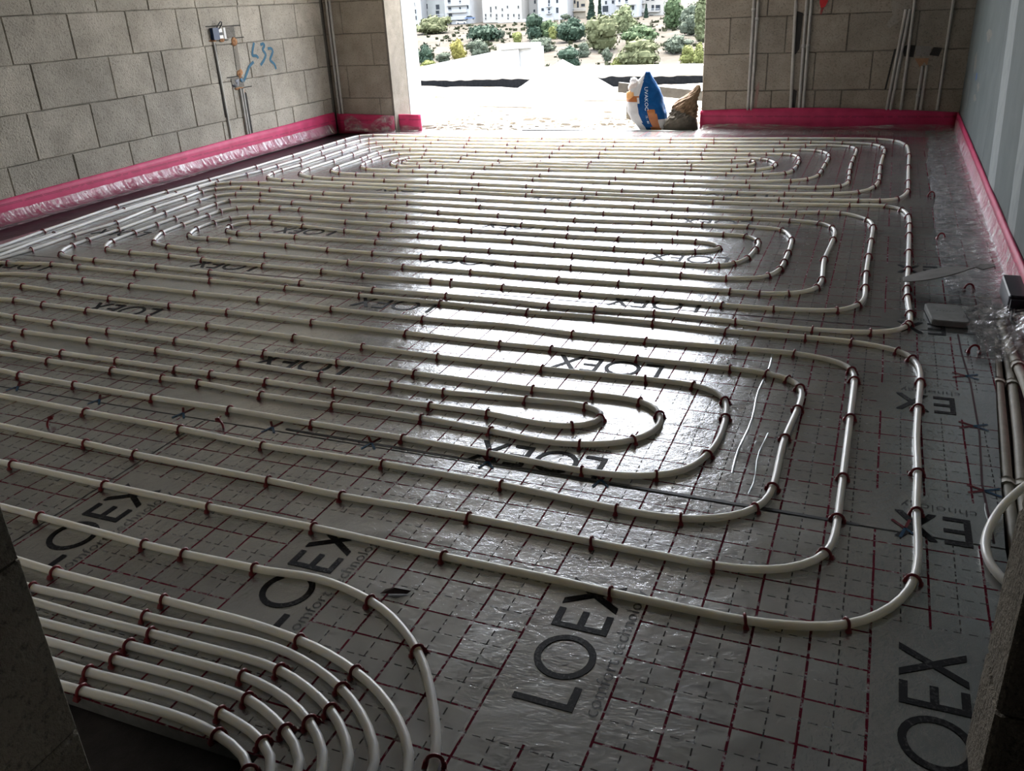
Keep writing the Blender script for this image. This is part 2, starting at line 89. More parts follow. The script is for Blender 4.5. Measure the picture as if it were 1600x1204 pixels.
# ------------------------------------------------------------------ material helpers
class E:
    """tiny expression builder over math nodes"""
    def __init__(s, t, v): s.t, s.v = t, v
    def _op(s, op, *a):
        n = s.t.nodes.new('ShaderNodeMath'); n.operation = op
        for i, x in enumerate((s,) + a):
            if isinstance(x, E):
                s.t.links.new(x.v, n.inputs[i])
            else:
                n.inputs[i].default_value = x
        return E(s.t, n.outputs[0])
    def __add__(s, o): return s._op('ADD', o)
    def __sub__(s, o): return s._op('SUBTRACT', o)
    def __mul__(s, o): return s._op('MULTIPLY', o)
    def __truediv__(s, o): return s._op('DIVIDE', o)
    def lt(s, o): return s._op('LESS_THAN', o)
    def gt(s, o): return s._op('GREATER_THAN', o)
    def floor(s): return s._op('FLOOR')
    def frac(s): return s._op('FRACT')
    def abs(s): return s._op('ABSOLUTE')
    def max(s, o): return s._op('MAXIMUM', o)
    def min(s, o): return s._op('MINIMUM', o)
    def inv(s): return (s * -1.0) + 1.0

def mat(name, color, rough=.6, metal=0., spec=.5):
    m = bpy.data.materials.new(name)
    m.use_nodes = True
    t = m.node_tree
    b = t.nodes['Principled BSDF']
    b.inputs['Base Color'].default_value = (*color, 1)
    b.inputs['Roughness'].default_value = rough
    b.inputs['Metallic'].default_value = metal
    b.inputs['Specular IOR Level'].default_value = spec
    return m

def noise(t, scale, detail=4, rough=.55, vec=None, dist=0):
    n = t.nodes.new('ShaderNodeTexNoise')
    n.inputs['Scale'].default_value = scale
    n.inputs['Detail'].default_value = detail
    n.inputs['Roughness'].default_value = rough
    n.inputs['Distortion'].default_value = dist
    if vec is None:
        g = t.nodes.get('GEO') or t.nodes.new('ShaderNodeNewGeometry')
        g.name = 'GEO'
        vec = g.outputs['Position']
    t.links.new(vec, n.inputs['Vector'])
    return n.outputs['Fac']

def stretch(t, sx, sy, sz):
    g = t.nodes.get('GEO') or t.nodes.new('ShaderNodeNewGeometry')
    g.name = 'GEO'
    m = t.nodes.new('ShaderNodeVectorMath'); m.operation = 'MULTIPLY'
    t.links.new(g.outputs['Position'], m.inputs[0])
    m.inputs[1].default_value = (sx, sy, sz)
    return m.outputs[0]

def ramp(t, fac, stops):
    r = t.nodes.new('ShaderNodeValToRGB')
    el = r.color_ramp.elements
    while len(el) < len(stops): el.new(.5)
    for e, (p, c) in zip(el, stops):
        e.position = p; e.color = (*c, 1) if len(c) == 3 else c
    t.links.new(fac, r.inputs[0])
    return r.outputs[0]

def mixc(t, fac, a, b):
    n = t.nodes.new('ShaderNodeMix'); n.data_type = 'RGBA'
    for s, x in ((n.inputs[0], fac), (n.inputs[6], a), (n.inputs[7], b)):
        if isinstance(x, E): x = x.v
        if hasattr(x, 'is_output'): t.links.new(x, s)
        elif isinstance(x, (int, float)): s.default_value = x
        else: s.default_value = (*x, 1)
    return n.outputs[2]

def bump(t, h, dist, strength=1., prev=None):
    n = t.nodes.new('ShaderNodeBump')
    n.inputs['Distance'].default_value = dist
    n.inputs['Strength'].default_value = strength
    t.links.new(h, n.inputs['Height'])
    if prev is not None: t.links.new(prev, n.inputs['Normal'])
    return n.outputs[0]

def PB(m): return m.node_tree, m.node_tree.nodes['Principled BSDF']

def concrete(name, lo, hi, bs=.006, rough=.95, scale=6, pits=True, stain=None):
    m = mat(name, hi, rough, 0, .2)
    t, b = PB(m)
    n1 = noise(t, scale, 6, .6); n2 = noise(t, 90, 3, .7); n3 = noise(t, 1.1, 3, .5)
    c = ramp(t, n1, [(.3, lo), (.7, hi)])
    sp = ramp(t, n2, [(.30, (.35, .35, .35)), (.46, (1, 1, 1))])
    mm = t.nodes.new('ShaderNodeMix'); mm.data_type = 'RGBA'; mm.blend_type = 'MULTIPLY'
    mm.inputs[0].default_value = .7 if pits else .25
    t.links.new(c, mm.inputs[6]); t.links.new(sp, mm.inputs[7])
    st = ramp(t, n3, [(.35, (.82, .80, .78)), (.65, (1.08, 1.05, 1.0))])
    m2 = t.nodes.new('ShaderNodeMix'); m2.data_type = 'RGBA'; m2.blend_type = 'MULTIPLY'
    m2.inputs[0].default_value = 1
    t.links.new(mm.outputs[2], m2.inputs[6]); t.links.new(st, m2.inputs[7])
    # every block its own tone
    oi = t.nodes.new('ShaderNodeObjectInfo')
    rr = ramp(t, oi.outputs['Random'], [(0, (.90, .90, .89)), (1, (1.06, 1.05, 1.03))])
    m3 = t.nodes.new('ShaderNodeMix'); m3.data_type = 'RGBA'; m3.blend_type = 'MULTIPLY'
    m3.inputs[0].default_value = 1
    t.links.new(m2.outputs[2], m3.inputs[6]); t.links.new(rr, m3.inputs[7])
    t.links.new(m3.outputs[2], b.inputs['Base Color'])
    bb = bump(t, n2, bs, .8)
    bb = bump(t, n1, bs * 1.5, .6, bb)
    t.links.new(bb, b.inputs['Normal'])
    return m

def noisy(name, lo, hi, rough, scale, bs=0, bscale=60, metal=0, spec=.5):
    m = mat(name, hi, rough, metal, spec)
    t, b = PB(m)
    t.links.new(ramp(t, noise(t, scale, 5, .6), [(.3, lo), (.7, hi)]), b.inputs['Base Color'])
    if bs: t.links.new(bump(t, noise(t, bscale, 4, .6), bs), b.inputs['Normal'])
    return m

M_BLOCK_L = concrete('block_grey', (.36, .34, .295), (.52, .495, .44))
M_BLOCK_R = concrete('block_brown', (.30, .27, .225), (.44, .40, .34))
M_MORTAR = concrete('mortar_dark', (.12, .115, .10), (.27, .255, .225), .004, .95, 3)
M_PLASTER = concrete('rough_plaster', (.55, .52, .47), (.72, .69, .64), .003, .9, 9, False)
M_WHITEREVEAL = noisy('white_reveal', (.36, .375, .365), (.43, .445, .435), .7, 5, .001)
M_CEIL = noisy('ceiling_concrete', (.24, .235, .22), (.32, .31, .29), .9, 3, .003)
M_MEMBRANE = noisy('floor_membrane', (.022, .020, .022), (.060, .052, .054), .42, 14, .004, 22)
M_DRYWALL = noisy('green_plasterboard', (.115, .14, .14), (.155, .18, .178), .85, 4, .001, 40)
M_JOINT = noisy('joint_filler', (.27, .30, .30), (.34, .37, .37), .85, 14, .001, 60)
M_PVC = noisy('grey_conduit', (.40, .39, .355), (.52, .505, .465), .5, 18)
M_PVC_D = noisy('dusty_conduit', (.33, .31, .255), (.45, .425, .36), .65, 25)
M_CLIP = mat('red_clip', (.20, .006, .014), .42)
M_PRINT = None
M_BLACK = mat('black_plastic', (.008, .011, .02), .45)
M_WOOD = noisy('grey_wood', (.08, .077, .070), (.135, .13, .12), .8, 12, .002)
M_CARD = noisy('cardboard', (.11, .105, .094), (.16, .15, .138), .9, 20, .001)
M_SLAB = noisy('grey_slab', (.19, .195, .185), (.25, .255, .245), .85, 30, .001)

def make_pipe_mat():
    m = mat('ivory_pipe', (.74, .70, .61), .36, 0, .5)
    t, b = PB(m)
    c = ramp(t, noise(t, 7, 4), [(.3, (.80, .765, .71)), (.7, (.88, .845, .79))])
    t.links.new(c, b.inputs['Base Color'])
    b.inputs['Subsurface Weight'].default_value = 1.0
    b.inputs['Subsurface Radius'].default_value = (1, .93, .78)
    b.inputs['Subsurface Scale'].default_value = .020
    t.links.new(bump(t, noise(t, 40, 2), .0012, .5), b.inputs['Normal'])
    return m
M_PIPE = make_pipe_mat()

def make_print(name, c):
    m = bpy.data.materials.new(name); m.use_nodes = True
    t, b = PB(m)
    # ink laid on the foil: worn away in specks
    n = noise(t, 160, 3, .7)
    n2 = noise(t, 14, 3, .6)
    w = E(t, n) * .55 + E(t, n2) * .45
    col = ramp(t, w.v, [(.52, c), (.72, tuple(x * .5 + .10 for x in c))])
    t.links.new(col, b.inputs['Base Color'])
    b.inputs['Roughness'].default_value = .6
    b.inputs['Specular IOR Level'].default_value = .15
    return m
M_INK = make_print('black_ink', (.012, .012, .014))
M_INK2 = mat('fine_black_ink', (.03, .03, .032), .5, 0, .3)
M_INK_RED = make_print('red_ink', (.16, .012, .02))
M_INK_BLUE = make_print('blue_ink', (.015, .07, .14))

def make_foil(name, far):
    """aluminium foil on insulation, printed with a red grid and black dashes"""
    m = bpy.data.materials.new(name); m.use_nodes = True
    t, b = PB(m)
    g = t.nodes.new('ShaderNodeNewGeometry'); g.name = 'GEO'
    s = t.nodes.new('ShaderNodeSeparateXYZ')
    t.links.new(g.outputs['Position'], s.inputs[0])
    wob = (E(t, noise(t, 5, 2)) - .5) * .004
    x = E(t, s.outputs[0]) + wob
    y = E(t, s.outputs[1]) + wob
    PX, PY = .0925, .0945
    X0, Y0 = .0805, 1.371
    def lines(c, c0, p, hw):
        d = (((c - c0) / p + .5).frac() - .5).abs() * p
        return d.lt(hw)
    red = lines(x, X0, PX, .0021).max(lines(y, Y0, PY, .0019))
    dashx = lines(x, X0 + PX / 2, PX, .0011) * ((y / .0236).frac()).lt(.62)
    dashy = lines(y, Y0 + PY / 2, PY, .0009) * ((x / .0231).frac()).lt(.60)
    dash = dashx.max(dashy)
    if not far:
        u = ((x + .4745) / .555).frac() * .555
        gap = u.gt(.0025) * u.lt(.183) * y.gt(.86) * y.lt(1.318)
    else:
        i = ((x - .02 + 9.5) / .95).floor()
        u = ((x - .02 + 9.5) / .95).frac() * .95
        v0 = y - 1.58 + 5.85 - (i / 2.0).frac() * .585
        v = (v0 / .585).frac() * .585
        gap = u.gt(.05) * u.lt(.53) * v.gt(.0025) * v.lt(.183)
    keep = gap.inv()
    wear = E(t, ramp(t, noise(t, 55, 3, .7), [(.36, (.45,) * 3), (.48, (1,) * 3)]))
    red = red * keep * wear
    dash = dash * keep * wear
    base = ramp(t, noise(t, 3.0, 5, .6), [(.3, (.40, .41, .42)), (.7, (.58, .595, .60))])
    c = mixc(t, red, base, (.13, .008, .022))
    c = mixc(t, dash, c, (.05, .045, .045))
    t.links.new(c, b.inputs['Base Color'])
    ink = red.max(dash)
    mt = ink.inv() * .80
    t.links.new(mt.v, b.inputs['Metallic'])
    rg = ramp(t, noise(t, 8, 4, .6), [(.3, (.16,) * 3), (.75, (.27,) * 3)])
    rgi = E(t, rg) * ink.inv() + ink * .75
    t.links.new(rgi.v, b.inputs['Roughness'])
    t.links.new((ink.inv() * .5 + .03).v, b.inputs['Specular IOR Level'])
    h1 = noise(t, 7, 3, .5, None, .6)
    h2 = noise(t, 34, 4, .65, None, 1.0)
    h3 = noise(t, 260, 2, .6, stretch(t, .25, 1.0, 1.0))
    bb = bump(t, h1, .008, .34)
    bb = bump(t, h2, .0024, .42, bb)
    h4 = noise(t, 85, 3, .6, None, .8)
    bb = bump(t, h4, .0011, .5, bb)
    bb = bump(t, h3, .0006, .5, bb)
    t.links.new(bb, b.inputs['Normal'])
    return m
M_FOIL_NEAR = make_foil('foil_printed_near', False)
M_FOIL_FAR = make_foil('foil_printed_far', True)

def make_film():
    m = bpy.data.materials.new('clear_film'); m.use_nodes = True
    t = m.node_tree; t.nodes.clear()
    o = t.nodes.new('ShaderNodeOutputMaterial')
    tr = t.nodes.new('ShaderNodeBsdfTransparent'); tr.inputs[0].default_value = (.93, .93, .93, 1)
    gl = t.nodes.new('ShaderNodeBsdfGlossy'); gl.inputs['Roughness'].default_value = .13
    gl.inputs[0].default_value = (.9, .9, .9, 1)
    df = t.nodes.new('ShaderNodeBsdfDiffuse'); df.inputs[0].default_value = (.75, .75, .77, 1)
    a = t.nodes.new('ShaderNodeMixShader'); a.inputs[0].default_value = .36
    t.links.new(gl.outputs[0], a.inputs[1]); t.links.new(df.outputs[0], a.inputs[2])
    lw = t.nodes.new('ShaderNodeLayerWeight'); lw.inputs[0].default_value = .35
    sA = E(t, ramp(t, noise(t, 1.0, 4, .65, stretch(t, 7, 46, 9), .8), [(.46, (0,) * 3), (.66, (1,) * 3)]))
    sB = E(t, ramp(t, noise(t, 19, 5, .7, None, 1.2), [(.50, (0,) * 3), (.70, (1,) * 3)]))
    f = (E(t, lw.outputs['Facing']) * .14 + sA * .52 + sB * .42 + .07).v
    k = t.nodes.new('ShaderNodeMixShader')
    t.links.new(f, k.inputs[0])
    t.links.new(tr.outputs[0], k.inputs[1]); t.links.new(a.outputs[0], k.inputs[2])
    t.links.new(k.outputs[0], o.inputs['Surface'])
    bb = bump(t, noise(t, 1.0, 4, .65, stretch(t, 9, 60, 12), .8), .012, .9)
    bb = bump(t, noise(t, 45, 4, .6, None, 1.5), .006, .7, bb)
    t.links.new(bb, gl.inputs['Normal'])
    return m
M_FILM = make_film()

def make_pink():
    m = mat('pink_edge_foam', (.60, .045, .16), .55)
    t, b = PB(m)
    s = t.nodes.new('ShaderNodeSeparateXYZ')
    g = t.nodes.new('ShaderNodeNewGeometry'); g.name = 'GEO'
    t.links.new(g.outputs['Position'], s.inputs[0])
    z = E(t, s.outputs[2])
    l1 = (z - .093).abs().lt(.0016).max((z - .086).abs().lt(.0012))
    dn = E(t, noise(t, 30, 2)).gt(.42)
    base = ramp(t, noise(t, 9, 4), [(.3, (.50, .022, .10)), (.7, (.66, .045, .155))])
    c = mixc(t, (l1 * dn * .75), base, (.10, .01, .03))
    t.links.new(c, b.inputs['Base Color'])
    t.links.new(bump(t, noise(t, 50, 3), .002, .5), b.inputs['Normal'])
    return m
M_PINK = make_pink()

# ------------------------------------------------------------------ mesh helpers
def meshobj(name, v, f, m, parent=None, smooth=False, mats=None, mi=None):
    me = bpy.data.meshes.new(name)
    me.from_pydata([tuple(map(float, p)) for p in v], [], f)
    for x in (mats or [m]): me.materials.append(x)
    if mi is not None: me.polygons.foreach_set('material_index', mi)
    if smooth: me.polygons.foreach_set('use_smooth', [True] * len(me.polygons))
    me.update()
    o = bpy.data.objects.new(name, me)
    COL.objects.link(o)
    if parent: o.parent = parent
    return o

def empty(name, loc=(0, 0, 0)):
    o = bpy.data.objects.new(name, None)
    COL.objects.link(o); o.location = loc
    o.empty_display_size = .1
    return o

def tag(o, label=None, cat=None, group=None, kind=None):
    if label: o['label'] = label
    if cat: o['category'] = cat
    if group: o['group'] = group
    if kind: o['kind'] = kind
    return o

class MB:
    def __init__(s): s.v, s.f = [], []
    def add(s, v, f):
        n = len(s.v); s.v += [tuple(p) for p in v]; s.f += [tuple(i + n for i in q) for q in f]; return s
    def box(s, x0, x1, y0, y1, z0, z1):
        v = [(x0, y0, z0), (x1, y0, z0), (x1, y1, z0), (x0, y1, z0), (x0, y0, z1), (x1, y0, z1), (x1, y1, z1), (x0, y1, z1)]
        return s.add(v, [(0, 3, 2, 1), (4, 5, 6, 7), (0, 1, 5, 4), (1, 2, 6, 5), (2, 3, 7, 6), (3, 0, 4, 7)])
    def prism(s, poly, z0, z1):
        n = len(poly)
        v = [(x, y, z0) for x, y in poly] + [(x, y, z1) for x, y in poly]
        f = [tuple(range(n - 1, -1, -1)), tuple(range(n, 2 * n))]
        f += [(i, (i + 1) % n, n + (i + 1) % n, n + i) for i in range(n)]
        return s.add(v, f)
    def tube(s, pts, r, n=8, cap=True):
        v, f = tube_geo(pts, r, n, cap); return s.add(v, f)
    def obj(s, name, m, parent=None, smooth=False): return meshobj(name, s.v, s.f, m, parent, smooth)

def tube_geo(pts, r, n=8, cap=True):
    P = np.array(pts, float); k = len(P)
    T = np.gradient(P, axis=0); T /= np.linalg.norm(T, axis=1)[:, None] + 1e-12
    up = np.array([0, 0, 1.]) if abs(T[0][2]) < .9 else np.array([1., 0, 0])
    v, f = [], []
    rr = r if hasattr(r, '__len__') else [r] * k
    for i in range(k):
        a = np.cross(T[i], up); a /= np.linalg.norm(a) + 1e-12
        b = np.cross(a, T[i])
        for j in range(n):
            t = 2 * math.pi * j / n
            v.append(P[i] + rr[i] * (math.cos(t) * a + math.sin(t) * b))
    for i in range(k - 1):
        for j in range(n):
            f.append((i * n + j, i * n + (j + 1) % n, (i + 1) * n + (j + 1) % n, (i + 1) * n + j))
    if cap:
        f.append(tuple(range(n))[::-1] if False else tuple(range(n)))
        f.append(tuple(range((k - 1) * n, k * n))[::-1])
    return v, f

def smooth_path(pts, step=.035, sig=.045, z=.0085):
    P = np.array([(p[0], p[1]) for p in pts], float)
    d = np.r_[0, np.cumsum(np.linalg.norm(np.diff(P, axis=0), axis=1))]
    n = max(8, int(d[-1] / step))
    s = np.linspace(0, d[-1], n)
    Q = np.c_[np.interp(s, d, P[:, 0]), np.interp(s, d, P[:, 1])]
    st = d[-1] / n
    k = int(3 * sig / st) + 1
    w = np.exp(-.5 * (np.arange(-k, k + 1) * st / sig) ** 2); w /= w.sum()
    pad = np.r_[2 * Q[0] - Q[k:0:-1], Q, 2 * Q[-1] - Q[-2:-k - 2:-1]]
    S = np.c_[np.convolve(pad[:, 0], w, 'valid'), np.convolve(pad[:, 1], w, 'valid')]
    return np.c_[S, np.full(len(S), z)]

def nz(x, y, s=1., seed=0.):
    return (math.sin(x * 12.99 * s + seed) * math.cos(y * 7.23 * s + seed * 1.7) + math.sin(x * 5.1 * s - y * 9.7 * s + seed * 2.3) + .6 * math.sin(x * 23.7 * s + y * 19.1 * s + seed)) / 2.6

# ------------------------------------------------------------------ the room
ZC = 2.62           # ceiling height
XL, YB, XR = -4.44, 7.02, .505
fl = MB().box(-4.9, .70, -2.4, 7.30, -.16, -.028).obj('floor', M_MEMBRANE); tag(fl, kind='structure')
ce = MB().box(-4.9, .70, -2.4, 7.30, ZC, ZC + .2).obj('ceiling', M_CEIL); tag(ce, kind='structure')

COURSES = [-.028, .024, .275, .537, .788, 1.036, 1.29, 1.545, 1.8, 2.05, 2.30, 2.62]

def block_mesh(L, H, D, key, cache={}):
    """a rough concrete block: chamfered, with wavering arrises; local frame: x along wall, y out of wall, z up"""
    r = random.Random(key)
    g = .0018
    nx = 5
    v, f = [], []
    j = lambda a: (r.random() - .5) * a
    xs = [g + (L - 2 * g) * i / (nx - 1) for i in range(nx)]
    def ring(y, ins, amp):
        top = [(min(max(x, g + ins), L - g - ins), y, H - g - ins + j(amp)) for x in xs]
        bot = [(min(max(x, g + ins), L - g - ins), y, g + ins + j(amp)) for x in xs]
        return bot + top[::-1]
    rings = [ring(-D, 0, 0), ring(-.006, 0, .004), ring(0, .004, .006)]
    n = 2 * nx
    for q in rings: v += q
    for a in range(2):
        for i in range(n):
            f.append((a * n + i, a * n + (i + 1) % n, (a + 1) * n + (i + 1) % n, (a + 1) * n + i))
    f.append(tuple(range(2 * n, 3 * n)))
    me = bpy.data.meshes.new('block'); me.from_pydata(v, [], f); me.update()
    return me

def lay(parent, courses, M_, place, depth=.05, holes=()):
    """courses: list of (z0, z1, [joint positions]); place(s) -> matrix for block starting at s"""
    for ci, (z0, z1, js) in enumerate(courses):
        for a, b_ in zip(js, js[1:]):
            me = block_mesh(b_ - a, z1 - z0, depth, hash((round(a, 3), round(z0, 3))) & 0xffff)
            me.materials.append(M_)
            o = bpy.data.objects.new('block', me)
            COL.objects.link(o); o.parent = parent
            mt = place(a, b_, z0)
            d = Matrix.Translation((0, (rnd.random() - .35) * .003, 0))
            o.matrix_local = mt @ d

def fill(js, lo, hi, L=.444, ph=0.):
    js = sorted(js)
    if not js: js = [lo + ph]
    while js[0] - L > lo: js.insert(0, js[0] - L)
    while js[-1] + L < hi: js.append(js[-1] + L)
    js = [lo] + [x for x in js if lo + .05 < x < hi - .05] + [hi]
    return js

# left wall
wl = MB().box(XL - .25, XL - .006, -2.2, 7.30, -.03, ZC).obj('wall_left', M_MORTAR); tag(wl, kind='structure')
LJ = {1: [3.42, 3.87, 4.315, 4.757, 5.229, 5.866, 6.09], 2: [3.63, 4.08, 4.524, 4.963, 5.40, 5.86, 6.315],
      3: [3.735, 4.302, 4.638, 4.754, 5.183, 5.646, 6.086], 4: [3.63, 4.064, 4.512, 4.957, 5.168, 5.60, 5.857, 6.30],
      5: [3.84, 4.297, 4.722, 5.16, 5.61, 6.05]}
crs = []
for i in range(len(COURSES) - 1):
    crs.append((COURSES[i], COURSES[i + 1], fill(list(LJ.get(i, [])), .61, 6.665, .444, .2 * (i % 2))))
lay(wl, crs, M_BLOCK_L, lambda a, b_, z: Matrix(((0, 1, 0, XL), (1, 0, 0, a), (0, 0, 1, z), (0, 0, 0, 1))))

# left pier beside the doorway, block faces towards the room
YP, XP = 6.70, -3.862
pier = MB().box(XL, XP - .005, YP + .006, 7.21, -.03, ZC).obj('wall_pier', M_MORTAR); tag(pier, kind='structure')
PJ = {1: [-3.985], 2: [-4.275], 3: [-4.0], 4: [-4.27], 5: [-3.99]}
crs = [(COURSES[i], COURSES[i + 1], [XL] + PJ.get(i, [-4.27 if i % 2 else -3.99]) + [XP]) for i in range(len(COURSES) - 1)]
face = lambda Y: (lambda a, b_, z: Matrix(((1, 0, 0, a), (0, -1, 0, Y), (0, 0, 1, z), (0, 0, 0, 1))))
lay(pier, crs, M_BLOCK_R, face(YP))
M_REVEAL = concrete('reveal_plaster', (.17, .158, .135), (.26, .245, .215), .003, .9, 9, False)
tr1 = MB().box(XP - .004, XP + .016, YP - .004, 6.965, -.02, 2.36).obj('trim_1', M_REVEAL); tag(tr1, kind='structure')
tr2 = MB().box(XP - .004, XP + .018, 6.972, 7.21, -.02, 2.36).obj('trim_2', M_WHITEREVEAL); tag(tr2, kind='structure')

# right part of the back wall
XD = -1.312
wb = MB().box(XD + .002, .70, YB + .006, 7.28, -.03, ZC).obj('wall_back', M_MORTAR); tag(wb, kind='structure')
RJ = {1: [-1.125, -.79, -.48, -.298, .12], 2: [-.836, -.50, -.113, .34], 3: [-1.12, -.72, -.297, .155], 4: [-.86, -.42, .03], 5: [-1.1, -.66, -.2, .25]}
crs = [(COURSES[i], COURSES[i + 1], fill(list(RJ.get(i, [])), XD, XR + .0, .444, .2 * (i % 2))) for i in range(len(COURSES) - 1)]
lay(wb, crs, M_BLOCK_R, face(YB))
wh = MB().box(XP, XD, YP + .1, 7.28, 2.36, ZC).obj('wall_header', M_PLASTER); tag(wh, kind='structure')

# right wall of green plasterboard with filled joints
wr = MB().box(XR, XR + .2, -2.2, 7.02, -.03, ZC).obj('wall_right', M_MORTAR); tag(wr, kind='structure')
for a, b_ in ((5.02, 7.015), (3.81, 5.02), (2.6, 3.81), (1.39, 2.6), (1.10, 1.39)):
    MB().box(XR - .0125, XR - .0005, a + .002, b_ - .002, .01, ZC - .005).obj('plasterboard', M_DRYWALL, wr)
def strip_mesh(y, w, z0, z1, seed):
    r = random.Random(seed); v, f = [], []
    n = 26
    for i in range(n + 1):
        z = z0 + (z1 - z0) * i / n
        a, b_ = y + .39 * z - w / 2 + (r.random() - .5) * .018, y + .39 * z + w / 2 + (r.random() - .5) * .018
        v += [(XR - .0128, a, z), (XR - .0148, (a * 2 + b_) / 3, z), (XR - .0148, (a + b_ * 2) / 3, z), (XR - .0128, b_, z)]
    for i in range(n):
        for j in range(3): f.append((4 * i + j, 4 * i + j + 1, 4 * i + j + 5, 4 * i + j + 4))
    return v, f
for k, (y, w) in enumerate(((4.45, .29), (3.60, .22))):
    v, f = strip_mesh(y, w, .02, ZC - .02, k)
    meshobj('joint_strip', v, f, M_JOINT, wr)
M_DAB = noisy('dab_filler', (.15, .155, .14), (.26, .255, .23), .9, 60, .002)
# dabs of filler and a blue smear
def dab(y, z, w, h, seed, m, x=XR - .0136):
    r = random.Random(seed); n = 11
    v = [(x - .0012, y, z)] + [(x, y + w * (.6 + .6 * r.random()) * math.cos(i * 2 * math.pi / n), z + h * (.6 + .6 * r.random()) * math.sin(i * 2 * math.pi / n)) for i in range(n)]
    return v, [(0, 1 + i, 1 + (i + 1) % n) for i in range(n)]
for k, (y, z, w, h) in enumerate(((5.75, .69, .16, .035), (6.35, .50, .10, .06), (5.9, .40, .09, .03), (6.0, .33, .10, .02), (6.5, .30, .03, .09))):
    v, f = dab(y, z, w, h, k, M_PLASTER); meshobj('filler_dab', v, f, M_DAB, wr)
v, f = dab(6.1, .44, .045, .028, 9, None, XR - .0142); meshobj('paint_smear', v, f, mat('blue_smear', (.03, .10, .30), .7), wr)

# the wall the camera looks through: a stub on either side, and the room behind it
ws = MB().box(-4.44, -.9585, .372, .596, -.03, ZC).obj('wall_stub_left', M_MORTAR); tag(ws, kind='structure')
SZL = [-.028, .085, .375, .62, .87, 1.12, 1.37, 1.62, 1.87, 2.12, 2.37, 2.62]
SZ = [-.028, .17, .395, .62, .87, 1.12, 1.37, 1.62, 1.87, 2.12, 2.37, 2.62]
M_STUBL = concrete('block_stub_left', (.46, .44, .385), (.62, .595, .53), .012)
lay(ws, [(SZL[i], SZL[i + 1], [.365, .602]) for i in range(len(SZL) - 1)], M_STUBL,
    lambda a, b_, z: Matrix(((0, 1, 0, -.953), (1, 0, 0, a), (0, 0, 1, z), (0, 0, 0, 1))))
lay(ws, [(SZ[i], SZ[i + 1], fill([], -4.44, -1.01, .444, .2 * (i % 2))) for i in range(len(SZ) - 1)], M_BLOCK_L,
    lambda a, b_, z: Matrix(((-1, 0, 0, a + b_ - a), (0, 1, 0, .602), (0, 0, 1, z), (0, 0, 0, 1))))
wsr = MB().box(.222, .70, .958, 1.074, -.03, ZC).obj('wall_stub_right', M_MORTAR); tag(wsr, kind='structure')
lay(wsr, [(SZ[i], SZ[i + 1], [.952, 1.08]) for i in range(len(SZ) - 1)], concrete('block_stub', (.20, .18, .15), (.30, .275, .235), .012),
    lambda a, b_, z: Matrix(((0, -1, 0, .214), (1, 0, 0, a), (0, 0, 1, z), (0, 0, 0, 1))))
wn_ = MB().box(-4.9, .70, -2.4, -2.2, -.03, ZC).obj('wall_near', M_BLOCK_R); tag(wn_, kind='structure')

# ------------------------------------------------------------------ insulation rolls with printed foil
def letters():
    """flat outline of the four big letters, x along the baseline (0..0.32), y up (0..0.1)"""
    b = MB(); w = .0125
    q = lambda x0, y0, x1, y1: b.add([(x0, y0, 0), (x1, y0, 0), (x1, y1, 0), (x0, y1, 0)], [(0, 1, 2, 3)])
    q(0, 0, w, .1); q(w, 0, .052, w)
    n = 28; cx, cy = .113, .05
    v = []
    for i in range(n):
        c, s_ = math.cos(2 * math.pi * i / n), math.sin(2 * math.pi * i / n)
        v += [(cx + .053 * c, cy + .052 * s_, 0), (cx + .041 * c, cy + .040 * s_, 0)]
    b.add(v, [(2 * i, (2 * i + 2) % (2 * n), (2 * i + 3) % (2 * n), 2 * i + 1) for i in range(n)])
    q(.182, 0, .182 + w, .1)
    for y in (0, .0438, .0875): q(.182 + w, y, .232, y + w)
    d = .0155
    b.add([(.243, .1, 0), (.243 + d, .1, 0), (.322, 0, 0), (.322 - d, 0, 0)], [(3, 2, 1, 0)])
    b.add([(.322, .1, 1e-5), (.322 - d, .1, 1e-5), (.243, 0, 1e-5), (.243 + d, 0, 1e-5)], [(0, 1, 2, 3)])
    return b
LB = letters()
def part_letters(lo, hi):
    b = MB()
    for f in LB.f:
        xs = [LB.v[i][0] for i in f]
        if min(xs) >= lo and max(xs) <= hi: b.add([LB.v[i] for i in f], [tuple(range(len(f)))])
    return b
def text_mesh(s, size, name, thin=0.):
    c = bpy.data.curves.new(name, 'FONT'); c.body = s; c.size = size; c.resolution_u = 2; c.offset = thin
    o = bpy.data.objects.new(name, c); COL.objects.link(o)
    dg = bpy.context.evaluated_depsgraph_get()
    me = bpy.data.meshes.new_from_object(o.evaluated_get(dg))
    bpy.data.objects.remove(o)
    return me
ME_WORD = LB.obj('printed_wordmark', M_INK); _m = ME_WORD.data; bpy.data.objects.remove(ME_WORD); ME_WORD = _m
_o = part_letters(.18, .4).obj('printed_wordmark', M_INK); ME_WORD_END = _o.data; bpy.data.objects.remove(_o)
ME_SLOGAN = text_mesh('comfort technology', .0355, 'printed_slogan', -.0007)
ME_SLOGAN.materials.clear(); ME_SLOGAN.materials.append(M_INK2)
xs = [v_.co.x for v_ in ME_SLOGAN.vertices]; sw = max(xs) - min(xs)
for v_ in ME_SLOGAN.vertices: v_.co.x *= .318 / sw
ME_SLOGAN_END = text_mesh('chnology', .0355, 'printed_slogan', -.0007); ME_SLOGAN_END.materials.clear(); ME_SLOGAN_END.materials.append(M_INK2)
_xs = [v_.co.x for v_ in ME_SLOGAN_END.vertices]
for v_ in ME_SLOGAN_END.vertices: v_.co.x *= .318 / sw

